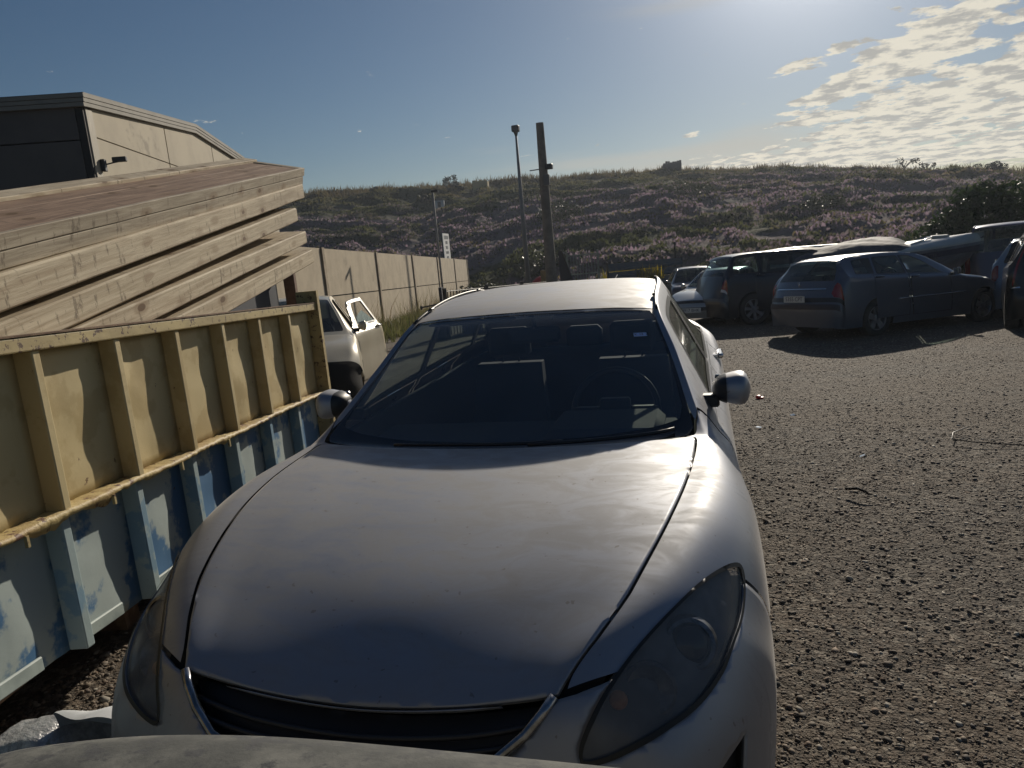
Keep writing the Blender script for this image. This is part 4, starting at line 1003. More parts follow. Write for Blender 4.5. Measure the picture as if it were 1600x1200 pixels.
    for q,h in((fo,hoR),(mir(fo),mir(hoR))): patch(Sf,q,[h],'front_wing',silver,o,(.05,.09),0,0)
    for s_ in(1,-1): patch(Sf,[(2.8,2.5*s_),(7.5,2.6*s_),(7.6,3.4*s_),(2.8,3.4*s_)],[],'gutter',under_m,o,(.15,.2),-.022)
    # ---- headlights: recessed housing, projector, lens
    for s_ in(1,-1):
        q=[(u,c*s_) for u,c in hl_]
        hp=patch(Sf,grow(q,.06),[],'headlight',hz,o,(.08,.1),-.040)
        ring=grow(q,.035); patch(Sf,grow(q,.04),[grow(q,-.02)],'gasket',mat('black_rubber',(.012,.012,.012),.5),hp,(.04,.05),.0045)
        patch(Sf,grow(q,.03),[],'lens',hlens,hp,(.08,.1),-.004)
        p=at_surf(Sf,3.36,4.52*s_,-.038); n_=Sf.nrm(3.36,4.52*s_); n_=(Vector(n_)*.35+Vector((0,-.75,.25))).normalized()
        Mx=n_.to_track_quat('Z','Y').to_matrix().to_4x4(); Mx.translation=p
        MB().lathe([(-.03,.066),(.0,.064),(.012,.056),(.012,.047)],28,'z').xform(Mx).build('projector_ring',mat('lamp_chrome',(.22,.23,.25),.3,.8,(.10,.10,.11),20),hp,30)
        MB().lathe([(-.02,.048),(.006,.045),(.018,.03),(.023,.0)],28,'z').xform(Mx).build('projector',mat('projector_glass',(.012,.013,.016),.08,coat=1.),hp,True)
        p=at_surf(Sf,2.86,4.02*s_,-.036); Mx=Mx.copy(); Mx.translation=p
        MB().lathe([(-.02,.060),(.0,.058),(.006,.05),(-.012,.02)],24,'z').xform(Mx).build('high_beam',mat('lamp_chrome',(.1,.1,.1)),hp,30)
        p=at_surf(Sf,2.80,3.60*s_,-.030); Mx=Mx.copy(); Mx.translation=p
        MB().lathe([(-.0,.020),(.016,.016),(.022,.0)],14,'z').xform(Mx).build('indicator_bulb',orange_m,hp,True)
        tri=[(4.05,4.86*s_),(4.02,5.04*s_),(3.78,4.98*s_)]; patch(Sf,tri,[],'reflector',mat('lamp_chrome',(.1,.1,.1)),hp,(.1,.1),-.03)
    # ---- cabin shell: roof, pillars, doors, rear
    wsg=[(8.16,-2.66),(8.10,-2.0),(8.02,-1.0),(8.0,0),(8.02,1.0),(8.10,2.0),(8.16,2.66),(8.34,2.84),(9.0,2.88),(9.80,2.86),(9.93,2.70),(9.95,1.5),(9.96,0),(9.95,-1.5),(9.93,-2.70),(9.80,-2.86),(9.0,-2.88),(8.34,-2.84)]
    rwg=[(12.2,-2.6),(12.1,0),(12.2,2.6),(12.9,2.75),(13.05,0),(12.9,-2.75)]
    # outer glass outline (with the black border); its hole in the shell is the outline itself
    wso=[(7.66,-2.74),(7.58,-2.0),(7.54,-1.0),(7.52,0),(7.54,1.0),(7.58,2.0),(7.66,2.74),(7.95,3.02),(8.3,3.06),(9.0,3.02),(9.7,2.98),(9.97,2.92),(10.0,1.5),(10.01,0),(10.0,-1.5),(9.97,-2.92),(9.7,-2.98),(9.0,-3.02),(8.3,-3.06),(7.95,-3.02)]
    shell=[(8.32,3.75),(8.34,4.4),(8.28,5.2),(8.14,6.0),(7.99,7.),(7.82,8.4),(7.79,9.0),(17,9.0)]
    top=[(17,-9.0)]+[(u,-c) for u,c in shell[:-1][::-1]]+[(8.10,-3.22),(8.3,-3.07),(9.0,-3.03),(9.7,-2.99),(9.985,-2.93),(10.02,-1.5),(10.03,0),(10.02,1.5),(9.985,2.93),(9.7,2.99),(9.0,3.03),(8.3,3.07),(8.10,3.22)]
    doors=[]
    for(y0,y1) in((1.62,2.66),(2.72,3.42)):
        doors.append([(Sf.uY(y0,5.1),5.04),(Sf.uY(y1,5.1),5.04),(Sf.uY(y1,7.),7.),(Sf.uY(y1-.02,8.4),8.5),(Sf.uY(y0-.02,8.4),8.5),(Sf.uY(y0-.03,7.),7.)])
    holes=[arR,mir(arR),rwg]
    for b_ in WBk: holes+=[b_,mir(b_)]
    for d in doors: holes+=[d,mir(d)]
    patch(Sf,shell+top,holes,'body_shell',silver,o,(.10,.15),0,0)
    for d in doors:
        for q in(d,mir(d)):
            dd=patch(Sf,grow(q,-.02),[],'door',silver,o,(.12,.2))
            s_=1 if q[0][1]>0 else -1; u1=max(p[0] for p in q)
            p=at_surf(Sf,u1-.30,5.62*s_,.022); hb=MB().box((-.016,-.10,-.014),(.016,.10,.014),.009).xform(Matrix.Translation(p)); hb.box((p.x-s_*.03-.012,p.y-.10,p.z-.010),(p.x-s_*.03+.012,p.y-.08,p.z+.010)); hb.build('handle',chrome_m,dd,40)
    sg=glass('side_glass',(.70,.80,.74),.24,(.36,.37,.31),.06)  # pale film paints a bright reflection onto the side windows
    for b_ in WBk:
        for q in(b_,mir(b_)):
            patch(Sf,grow(q,.02),[],'side_window',sg,o,(.2,.3),-.004); patch(Sf,grow(q,.05),[grow(q,-.03)],'window_seal',trim_m,o,(.2,.2),.0015)
    w_=patch(Sf,wso,[],'windshield',wglass,o,(.15,.25),-.0015); patch(Sf,grow(wso,-.01),[wsg],'black_border',frit,w_,(.15,.25),.0005)
    patch(Sf,grow(rwg,.03),[],'rear_window',wglass,o,(.2,.4),-.002)
    # cowl, wipers
    patch(Sf,[(7.30,-2.9),(7.36,0),(7.30,2.9),(7.75,2.9),(7.62,0),(7.75,-2.9)],[],'cowl',trim_m,o,(.1,.3),-.02)
    for a,b_ in(((7.60,.4),(7.92,2.45)),((7.60,-1.2),(7.86,.75))):
        pts=[at_surf(Sf,a[0]+(b_[0]-a[0])*t,a[1]+(b_[1]-a[1])*t,.014+.006*math.sin(3.14*t)) for t in np.linspace(0,1,12)]
        MB().tube(pts,.007,6).build('wiper',trim_m,o,True)
    for s_ in(1,-1): MB().box((min(s_*.69,s_*.72),1.55-L/2,.25),(max(s_*.69,s_*.72),4.35-L/2,.965)).build('door_card',inter_m,o)
    # roof ditch strips
    for s_ in(1,-1):
        pts=[at_surf(Sf,u,3.42*s_,.003) for u in np.linspace(9.95,12.0,24)]; MB().tube(pts,.006,6).build('roof_strip',trim_m,o,True)
        for u in(10.35,11.6): p=at_surf(Sf,u,3.42*s_,.010); MB().box((-.008,-.02,-.006),(.008,.02,.006),.002).xform(Matrix.Translation(p)).build('roof_clip',trim_m,o)
    p=at_surf(Sf,12.02,.9,.0); MB().box((-.03,-.05,-.01),(.03,.05,.018),.008).xform(Matrix.Translation(p)).tube([p+Vector((0,.02,.01)),p+Vector((0,.2,.03))],.003,5).build('aerial_base',trim_m,o,30)
    # sticker behind the glass
    Ps=[at_surf(Sf,9.42,1.90,.003),at_surf(Sf,9.42,2.28,.003),at_surf(Sf,9.485,2.28,.003),at_surf(Sf,9.485,1.90,.003)]
    sk=MB().add(Ps,[(0,1,2,3)]).build('sticker',mat('sticker_pale',(.52,.60,.85),.6),w_)
    cx_=(Ps[0]+Ps[2])/2; ex=(Ps[1]-Ps[0]).normalized(); ey=(Ps[3]-Ps[0]).normalized(); ez=ex.cross(ey)
    Mt=Matrix(((ex.x,ey.x,ez.x,0),(ex.y,ey.y,ez.y,0),(ex.z,ey.z,ez.z,0),(0,0,0,1))); Mt.translation=cx_+ez*.0015
    text('lettering','ITV  12  25',.018,Mt,ink,sk,.0003)
    for s_,mm in((1,(.862,1.80,1.055)),(-1,(.845,1.80,1.045))):
        mirror(o,Sf,mm[0],mm[1],mm[2],s_,silver,.145,.066,.095)
    for s_,mm in((1,(.862,1.80,1.055)),(-1,(.845,1.80,1.045))):
        V=[];F=[];n=20; sx=.145
        for i in range(6):
            t=.02+.36*i/5; X_=s_*(mm[0]-sx*.5+sx*t); pr=(1-abs(2*t-1)**3.6)**.5*1.03; sq=lambda v:math.copysign(abs(v)**.72,v)
            for k in range(n):
                a=2*math.pi*k/n; yy=sq(math.cos(a))*.097*pr*(.62+.50*t); zz_=sq(math.sin(a))*.068*pr*(.62+.50*t)
                if yy>.034: yy=.034
                V.append((X_,mm[1]-L/2+yy,mm[2]+zz_))
        for i in range(5):
            for k in range(n): F.append((i*n+k,i*n+(k+1)%n,(i+1)*n+(k+1)%n,(i+1)*n+k))
        F.append(tuple(range(n))); MB().add(V,F).build('mirror_base',trim_m,o,True)
    # interior
    MB().box((-.70,1.50-L/2,.70),(.70,2.02-L/2,.90),.06).build('dashboard',inter_m,o,40)
    MB().box((.14,1.60-L/2,.86),(.60,1.98-L/2,.945),.03).build('instrument_hood',inter_m,o,40)
    steer(o,.37,2.12,.90,.19)
    for x in(-.37,.37): seat(o,x,2.75,.50,.40,1.16)
    b=MB(); b.box((-.62,3.2-L/2,.30),(.62,3.62-L/2,.46),.03); b.box((-.62,3.60-L/2,.42),(.62,3.78-L/2,.98),.04)
    for x in(-.38,0,.38): b.box((x-.12,3.66-L/2,.96),(x+.12,3.76-L/2,1.11),.03)
    b.build('rear_seat',inter_m,o,40)
    MB().box((-.125,2.20-L/2,1.215),(.125,2.235-L/2,1.29),.015).tube([(0,2.22-L/2,1.29),(0,2.19-L/2,1.345)],.012,6).build('rear_view_mirror',inter_m,o,40)
    for x in(-.30,.30): MB().box((x-.2,2.16-L/2,1.325),(x+.2,2.30-L/2,1.335)).build('sun_visor',mat('headliner',(.10,.10,.10),.9),o)
    MB().box((-.5,2.3-L/2,1.36),(.5,3.2-L/2,1.37)).build('headliner',mat('headliner',(.1,.1,.1),.9),o)
    b=MB(); b.box((-.58,.42-L/2,.22),(.58,4.3-L/2,.56)); b.box((-.80,1.42-L/2,.2),(.80,3.22-L/2,.42)); b.box((-.55,.22-L/2,.3),(.55,.60-L/2,.62)); b.build('underbody',under_m,o)
    for Y in(.96,3.685):
        for s_ in(1,-1): wheel(o,s_*.79,Y,.318,.318,.205,'five',s_)
    for s_ in(1,-1): patch(Sf,[(14.6,3.2*s_),(15.3,3.4*s_),(15.3,5.8*s_),(14.7,5.6*s_)],[],'taillight',red_m,o,(.2,.3),.006)
    text('lettering','',.01,Matrix(),ink,o) if False else None
    return o
hlens=glass('hazed_lens',(.75,.76,.77),.36,(.30,.305,.31),.20,1.0)
wglass=glass('dusty_reflection_glass',(.82,.86,.87),.17,(.31,.36,.43),.025,1.0)  # blue-grey film is dust plus a bluish reflection put into its colour
hero()
# ---------------------------------------------------------------- cars parked across the lot
GP='cars parked on the far side of the gravel lot'
def paint(name,col,col2,metal=.35,rough=.38,dustc=(.22,.20,.17)):
    return mat(name,col,.28,metal,tuple(a+(b-a)*.5 for a,b in zip(col,col2)),1.3,.2,.8,coat=.6,rough2=.33,coatr=.06)
TLh=[(12.02,3.75),(12.95,3.55),(13.0,5.9),(12.5,6.2),(12.0,5.9),(11.86,4.9)]
# steel-blue estate with its rear towards us
net=gnet(L=4.76,W=1.81,H=1.49,zn=.70,zc=1.0,xc=1.38,xh=2.38,xr=4.25,xb=4.60,zb=1.03,wr=.57,br=.05,zroofr=-.06)
p_blue=paint('steel_blue_paint',(.085,.105,.145),(.13,.145,.17))
plate_z=.745
est,Se=make_car('estate_car','dusty steel blue estate car with roof rails, parked rear towards us on the gravel',p_blue,net,(.97,3.69),
   [(1.98,2.86,2.62,2.86),(2.93,3.62,2.93,3.52),(3.70,4.12,3.60,4.02)],(3.742,13.185),(.81,.587),group=GP,anchor=(-.79,3.69),R=.325,style='five',tl=[(11.96,3.25),(12.92,3.1),(12.96,5.7),(12.75,6.1),(12.35,6.2),(11.96,5.7)],
   plate=[('rear','5355 CPT')],rails=chrome_m,doors=[(1.85,2.88),(2.92,3.74)],gtint=(.72,.84,.79),dust=.05,
   rw=(10.12,11.88,2.7),tl_mat=mat('tail_lamp_dull',(.26,.012,.015),.2,coat=.5))
OFFY[0]=-2.38
patch(Se,[(12.98,-6.2),(13.35,-6.2),(13.35,6.2),(12.98,6.2)],[],'bumper_strip',trim_m,est,(.1,.4),.012)
patch(Se,[(13.55,-5.2),(14.0,-5.5),(14.0,5.5),(13.55,5.2)],[],'lower_bumper',mat('bumper_plum',(.035,.028,.036),.6),est,(.1,.4),.010)
patch(Se,[(12.38,-2.1),(12.46,-2.1),(12.46,2.1),(12.38,2.1)],[],'chrome_strip',chrome_m,est,(.05,.3),.016)
MB().tube([at_surf(Se,u,7.05*s,.012) for s in(-1,) for u in np.linspace(Se.uY(1.5,7),Se.uY(3.2,7),14)],.010,6).build('side_moulding',chrome_m,est,True)
# small rampant emblem
p=at_surf(Se,12.15,0,.014); b=MB()
for pts,r_ in (([(0,0,-.05),(.005,0,0),(-.012,0,.045)],.010),([(0,0,.01),(.035,0,.03),(.045,0,.055)],.006),([(0,0,-.005),(.035,0,-.005)],.006),([(0,0,-.045),(.03,0,-.06)],.007),([(0,0,-.045),(-.025,0,-.065)],.007),([(-.008,0,-.04),(-.035,0,-.01),(-.03,0,.03)],.004)):
    b.tube([p+Vector(q) for q in pts],r_,6)
b.build('emblem',chrome_m,est,True)
# dark blue off-roader
net=gnet(L=4.75,W=1.93,H=1.72,zn=.88,zc=1.14,xc=1.25,xh=2.05,xr=4.15,xb=4.55,zb=1.17,wr=.60,br=.03,zroofr=-.05,zbump=.66)
p_navy=paint('navy_paint',(.014,.019,.030),(.03,.034,.04))
plate_z=.92
suv,Ss=make_car('off_roader','tall dark navy off roader with tinted windows and alloy wheels left of the estate',p_navy,net,(.94,3.795),
   [(1.95,2.75,2.25,2.75),(2.82,3.55,2.82,3.50),(3.62,4.25,3.60,4.10)],(1.93,17.0),(.93,.37),group=GP,anchor=(-.85,3.795),R=.375,style='star',tl=[(12.05,3.6),(12.75,3.5),(12.8,5.6),(12.5,6.0),(12.05,5.9)],
   doors=[(1.80,2.78),(2.83,3.75)],gtint=(.50,.60,.60),seat_z=1.3)
OFFY[0]=-2.375
patch(Ss,[(13.3,-5.6),(13.75,-5.6),(13.75,5.6),(13.3,5.6)],[],'bumper_edge',mat('bumper_grey',(.10,.11,.12),.5),suv,(.1,.4),.012)
for s in(1,-1):
    patch(Ss,[(12.62,3.6*s),(12.78,3.55*s),(12.8,5.5*s),(12.66,5.7*s)],[],'reversing_lamp',mat('lamp_white',(.6,.6,.6),.2),suv,(.1,.3),.012)
# pale silver saloon facing us
net=gnet(L=4.43,W=1.70,H=1.39,zn=.68,zc=.93,xc=1.35,xh=2.1,xr=3.3,xb=3.85,zb=.99,wr=.56,hatch=False,zd=.98)
p_pale=paint('pale_silver_paint',(.42,.42,.40),(.34,.33,.31),.5,.35)
plate_z=.6
sal,_S=make_car('silver_saloon_facing','pale silver saloon facing us between the dark hatchback and the navy off roader',p_pale,net,(.75,3.45),
   [(1.80,2.45,2.12,2.45),(2.50,3.15,2.50,3.05)],(1.30,19.3),(-.36,-.93),group=GP,R=.31,style='multi',tl=TLh,plate=[('front','4917 BHK')],gtint=(.25,.30,.30),doors=[(1.65,2.48),(2.52,3.3)])
# dark hatchback behind it
net=gnet(L=4.0,W=1.70,H=1.47,zn=.72,zc=.99,xc=1.05,xh=1.8,xr=3.5,xb=3.82,zb=1.0,wr=.57)
make_car('hatchback','small dark maroon hatchback behind the pale silver saloon',paint('maroon_paint',(.045,.028,.038),(.07,.055,.06)),net,(.8,3.3),
   [(1.55,2.25,1.95,2.25),(2.32,3.0,2.32,2.9)],(.55,23.6),(.10,-.99),group=GP,R=.30,style='cover',tl=TLh,gtint=(.35,.42,.40))
# white van-like car behind the estate
net=gnet(L=4.8,W=1.88,H=1.80,zn=.95,zc=1.22,xc=.95,xh=1.65,xr=4.6,xb=4.74,zb=1.15,wr=.72,br=0)
make_car('people_carrier','white people carrier half hidden behind the off roader and the boat cover',paint('white_paint',(.58,.58,.56),(.48,.47,.44),0,.4),net,(.85,3.8),
   [(1.55,2.3,1.85,2.3),(2.4,3.4,2.4,3.4),(3.5,4.4,3.5,4.35)],(4.75,21.6),(.97,.25),group=GP,R=.33,style='cover',tl=TLh,gtint=(.10,.12,.13),seat_z=1.3)
# dark blue van with see-through rear window
net=gnet(L=4.5,W=1.84,H=1.93,zn=.9,zc=1.2,xc=1.0,xh=1.7,xr=4.28,xb=4.40,zb=1.22,wr=.74,br=0)
make_car('blue_van','dark blue van with headrests showing through its wide rear window, beyond the boat bow',paint('royal_blue_paint',(.018,.022,.075),(.03,.035,.07)),net,(.85,3.6),
   [(1.6,2.3,1.85,2.3),(2.4,3.3,2.4,3.3),(3.4,4.1,3.4,4.05)],(8.35,19.3),(.45,.89),cat='van',group=GP,R=.33,style='cover',tl=TLh,gtint=(.80,.86,.86),seat_z=1.55,dust=.12,rw=(10.2,11.8,3.0))
# pale blue-grey hatch with roof rails
net=gnet(L=4.2,W=1.76,H=1.56,zn=.8,zc=1.06,xc=1.15,xh=1.9,xr=3.75,xb=4.02,zb=1.07,wr=.58)
p_pb=paint('pale_blue_grey_paint',(.24,.29,.35),(.20,.23,.27),.3,.4)
plate_z=.78
make_car('compact_off_roader','pale blue grey compact car with roof rails between the estate and the black car',p_pb,net,(.8,3.4),
   [(1.7,2.4,2.05,2.4),(2.47,3.15,2.47,3.05),(3.22,3.65,3.22,3.5)],(7.75,16.3),(.42,.91),group=GP,R=.33,style='multi',tl=TLh,gtint=(.12,.14,.15),rails=chrome_m)
# black car at the right edge
net=gnet(L=4.4,W=1.82,H=1.66,zn=.8,zc=1.06,xc=1.0,xh=1.8,xr=4.05,xb=4.28,zb=1.05,wr=.60)
plate_z=.66
bkc,Sk=make_car('black_people_carrier','black car with upright red tail lamp, cut off by the right edge of the picture',paint('black_paint',(.010,.010,.012),(.02,.02,.02)),net,(.9,3.65),
   [(1.6,2.4,1.95,2.4),(2.47,3.2,2.47,3.2),(3.28,4.0,3.28,3.85)],(5.72,12.75),(.30,.954),group=GP,anchor=(.86,4.12),R=.33,style='cover',tl=[(10.6,3.05),(12.0,3.7),(12.9,4.2),(12.9,4.7),(12.0,4.6),(10.7,3.9)],
   plate=[('rear','0473 DLM')],gtint=(.18,.20,.21))
OFFY[0]=-2.2
patch(Sk,[(13.0,3.2),(13.1,3.2),(13.1,5.3),(13.0,5.3)],[],'reflector_strip',chrome_m,bkc,(.05,.3),.012)
# ---------------------------------------------------------------- stripped cream car with open door
net=gnet(L=4.2,W=1.76,H=1.50,zn=.76,zc=1.02,xc=1.12,xh=1.95,xr=3.7,xb=4.0,zb=1.03,wr=.57)
cream=mat('cream_paint',(.50,.45,.34),.35,.15,(.45,.40,.30),2,.4,.6,coat=.5)
Sw=Surf(net)
dd=[(Sw.uY(1.50,5.1),5.02),(Sw.uY(1.62,4.6),4.72),(Sw.uY(2.02,4.1),4.04),(Sw.uY(2.62,4.1),4.04),(Sw.uY(2.66,5.1),5.02),(Sw.uY(2.66,7.),7.),(Sw.uY(2.62,8.4),8.45),(Sw.uY(1.52,8.4),8.45),(Sw.uY(1.48,7.),7.)]
wr_,_=make_car('stripped_car','cream car with its front door hanging open and front wheel missing, beyond the container','x' and cream,net,(.85,3.4),
   [(1.72,2.55,2.08,2.55),(2.74,3.35,2.74,3.28)],(-3.62,7.60),(.45,-.89),anchor=(.85,1.52),R=.315,style='cover',tl=TLh,gtint=(.22,.26,.27),doors=[(2.72,3.45)],
   hl_=[(2.3,4.3),(2.5,4.3),(2.5,4.6)],grille=False,extra_holes=[dd],skip_win=[(0,1)],wheels_on=(0,1,1,1),detail=(.15,.22))
OFFY[0]=-2.11
patch(Sw,[(.05,-6.2),(2.80,-6.),(2.95,0),(2.80,6.),(.05,6.2)],[],'front_opening_shade',mat('void_shade_black',(.008,.008,.008),.95),wr_,(.2,.4),.012)  # black patch laid over the nose for the darkness of the stripped front
win=[(Sw.uY(1.80,4.8),4.84),(Sw.uY(2.10,4.2),4.20),(Sw.uY(2.55,4.2),4.20),(Sw.uY(2.58,4.9),4.88)]
dob=patch(Sw,dd,[win],'door',cream,wr_,(.12,.16),0,.02)
gl_=patch(Sw,[(Sw.uY(1.80,4.8),4.90),(Sw.uY(1.98,4.6),4.62),(Sw.uY(2.35,4.5),4.48),(Sw.uY(2.58,4.9),4.90)],[],'door_glass',glass('pale_green_glass',(.45,.60,.55),.25,(.42,.52,.46)),dob,(.2,.2),-.008)
patch(Sw,[(u+(-.02 if k in(0,) else .0),c) for k,(u,c) in enumerate([(Sw.uY(1.76,4.8),4.88),(Sw.uY(2.07,4.2),4.14),(Sw.uY(2.60,4.2),4.14),(Sw.uY(2.62,4.9),4.92)])],[win],'window_frame',trim_m,dob,(.1,.1),.002)
p=at_surf(Sw,Sw.uY(2.50,5.6),5.5,.02); MB().box((-.02,-.09,-.016),(.02,.09,.016),.01).xform(Matrix.Translation(p)).build('handle',chrome_m,dob,40)
p=at_surf(Sw,Sw.uY(2.30,5.6),5.5,.004); 
h=Vector((.83,1.50-2.11,0)); dob.matrix_basis=Matrix.Translation(h)@Matrix.Rotation(rad(-19),4,'Z')@Matrix.Translation(-h)
b=MB(); b.lathe([(-.05,.13),(.0,.13),(.0,.03),(.05,.03)],18,'x',(.70,.85-2.11,.33)); b.tube([(.55,.85-2.11,.35),(.60,.80-2.11,.75)],.035,8); b.tube([(.3,.9-2.11,.3),(.72,.85-2.11,.26)],.03,6); b.build('suspension',mat('suspension_dirty',(.05,.045,.04),.8,.3,(.10,.07,.05),20),wr_,40)
# ---------------------------------------------------------------- car the picture is taken over: its dusty boot lid
net=gnet(L=4.35,W=1.72,H=1.36,zn=.68,zc=.93,xc=1.35,xh=2.0,xr=3.0,xb=3.55,zb=1.01,wr=.56,hatch=False,zd=1.025)
dg=mat('dusty_grey_paint',(.06,.063,.06),.8,0,(.15,.15,.135),9,.35,.68,.0012,70,col3=(.05,.052,.055),ns3=22,lo3=.5,hi3=.62,det=9)
for r_ in net[10:]:
    for i_,p_ in enumerate(r_):
        if i_<6: r_[i_]=(p_[0]*.97,(net[13][0][1] if 0 else p_[1])+(.0+.6*({0:0,1:.01,2:.03,3:.06,4:.09,5:.12}[i_]) if r_ in net[13:] else 0),p_[2])
near_car,Sn=make_car('dusty_grey_car','dusty dark grey boot lid of the car in the foreground, along the bottom edge',dg,net,(.8,3.4),
   [(1.80,2.45,2.12,2.45),(2.50,3.15,2.50,3.05)],(.43,-.205-4.35/2),(0,-1),R=.3,style='cover',tl=TLh,gtint=(.2,.2,.2),detail=(.1,.15))
near_car.matrix_world=Matrix.Translation((.43,-.215-4.35/2,-.012))@Matrix.Rotation(0,4,'Z')
# ---------------------------------------------------------------- speedboat on its trailer
def boat(loc,heading):
    f=Vector((*heading,0)).normalized(); rz_=math.atan2(f.y,f.x)
    o=empty('speedboat',(loc[0],loc[1],gz(loc[1])),0,'white speedboat with dark stripe and grey cover standing on a trailer','boat'); o.matrix_world=Matrix.Translation((loc[0],loc[1],gz(loc[1])))@Matrix.Rotation(rz_,4,'Z')
    zk=.50; n=26; Lb=4.5
    def sec(t):
        x=-Lb/2+Lb*t; wd=1.05*(1-max(0,(t-.38)/.62)**2.3)+.015; sh=zk+.86+.16*t+.10*t*t; ke=zk+.0+max(0,(t-.62)/.38)**2*.95; ch=ke+(sh-ke)*.42
        return x,wd,sh,ke,ch
    def strip(fn,name,m,par,rows,smooth=35):
        V=[];F=[];k=rows
        for i in range(n+1):
            V+=fn(*sec(i/n))
        for i in range(n):
            for j in range(k-1): F.append((i*k+j,(i+1)*k+j,(i+1)*k+j+1,i*k+j+1))
        return MB().add(V,F).build(name,m,par,smooth)
    gel=mat('gelcoat_white',(.52,.51,.47),.3,0,(.44,.43,.40),2,coat=.4); hullm=mat('hull_grey',(.20,.21,.24),.35,0,(.16,.17,.19),3,coat=.4)
    strip(lambda x,w,s,k,c:[(x,-w,s),(x,-w*1.03,s-.07),(x,-w*.98,s-.12),(x,-w*.86,c+.04),(x,-w*.80,c),(x,0,k),(x,w*.80,c),(x,w*.86,c+.04),(x,w*.98,s-.12),(x,w*1.03,s-.07),(x,w,s)],'hull',hullm,o,11)
    strip(lambda x,w,s,k,c:[(x,-w*1.0,s+.001),(x,-w*.92,s+.05),(x,-w*.55,s+.11+.03),(x,0,s+.16),(x,w*.55,s+.11+.03),(x,w*.92,s+.05),(x,w*1.0,s+.001)],'deck',gel,o,7)
    for s_ in(1,-1):
        strip(lambda x,w,s,k,c:[(x,s_*(w*1.035+.004),s-.055),(x,s_*(w*1.035+.010),s-.015),(x,s_*(w*1.01+.004),s+.012)],'rubbing_strake',gel,o,3)
        strip(lambda x,w,s,k,c:[(x,s_*(w*.945+.008),s-.21-.04),(x,s_*(w*.985+.008),s-.125)],'stripe',mat('stripe_navy',(.03,.035,.07),.35),o,2)
        strip(lambda x,w,s,k,c:[(x,s_*(w*.885+.008),c+.10),(x,s_*(w*.90+.008),c+.17)],'stripe',mat('stripe_grey',(.09,.09,.11),.35),o,2)
    # bow name on the near side
    Mt=Matrix.Translation((.95,-.80,zk+.82))@Matrix.Rotation(rad(13),4,'Z')@Matrix.Rotation(rad(84),4,'X')
    text('lettering','FEREMAR',.16,Mt,mat('boat_lettering',(.05,.05,.07),.5),o,.004)
    V=[(-Lb/2,-1.05,zk+.86),(-Lb/2,1.05,zk+.86),(-Lb/2,.85,zk+.36),(-Lb/2,0,zk),(-Lb/2,-.85,zk+.36)]; MB().add([(p[0]-.002,p[1],p[2]) for p in V],[(0,1,2,3,4)]).build('transom',hullm,o)
    # windshield, grab rails, cover
    MB().tube([(.75,-.62,zk+1.12),(1.15,-.30,zk+1.22),(1.22,0,zk+1.24),(1.15,.30,zk+1.22),(.75,.62,zk+1.12)],.018,6).build('grab_rail',chrome_m,o,True)
    MB().box((1.2,-.22,zk+1.20),(1.55,.22,zk+1.26),.02).build('deck_hatch',gel,o)
    MB().tube([(2.17,0,zk+1.2),(2.23,0,zk+1.08)],.03,6).build('bow_eye',chrome_m,o)
    nx_,ny_=44,22; V=[];F=[]
    for i in range(nx_+1):
        t=i/nx_; x=-Lb/2-.08+3.15*t
        for j in range(ny_+1):
            q=-1+2*j/ny_; _,w,s,k,c=sec(min(1,max(0,(x+Lb/2)/Lb))); w=w+.03
            rid=(.10+.22*math.exp(-((t-.66)/.34)**2)+.14*math.exp(-((t-.18)/.16)**2))*(1-abs(q)**2.2)*(1-max(0,(t-.86)/.14)**2*.9)
            wr=.11*(float(vnoise(np.array([x*2.6+q*3]),np.array([q*5.+x]),4,4)[0])-.5)
            z=s+.03+rid+wr*(1-abs(q)*.3)
            if abs(q)>.86: z-= (abs(q)-.86)/.14*(.22+.06*math.sin(x*7))
            V.append((x,q*w*1.06,z))
    for i in range(nx_):
        for j in range(ny_): k=i*(ny_+1)+j; F.append((k,k+ny_+1,k+ny_+2,k+1))
    MB().add(V,F).build('cover',mat('grey_tarpaulin',(.06,.066,.08),.75,0,(.09,.095,.11),3,bump=.01,bs=9),o,True)
    t=empty('boat_trailer',(0,0,0),0,'galvanised trailer carrying the white speedboat','trailer'); t.matrix_world=o.matrix_world.copy()
    gal=mat('galvanised',(.22,.22,.22),.5,.7)
    b=MB(); b.tube([(-2.2,-.75,.45),(1.1,-.75,.42),(3.0,0,.40)],.045,6); b.tube([(-2.2,.75,.45),(1.1,.75,.42),(3.0,0,.40)],.045,6)
    for x in(-1.9,-.4,.9): b.tube([(x,-.75,.44),(x,0,.46),(x,.75,.44)],.035,6)
    b.tube([(2.5,0,.40),(2.38,0,1.3)],.04,6); b.tube([(2.9,0,.40),(2.9,0,.03)],.03,6); b.build('chassis',gal,t,True)
    for s_ in(1,-1):
        OFFY[0]=0
        wo=MB().lathe([(-.08,.17),(-.09,.27),(-.06,.30),(.06,.30),(.09,.27),(.08,.17),(.06,.0)],24,'y',(0,0,0)); wo.build('wheel',tyre_m,t,40).location=(-.7,s_*1.02,.30)
        MB().tube([(-1.15,s_*1.02,.42),(-1.0,s_*1.02,.66),(-.7,s_*1.02,.72),(-.4,s_*1.02,.66),(-.25,s_*1.02,.42)],.05,4).build('mudguard',trim_m,t)
    return o
boat((4.78,18.26),(.985,-.17))
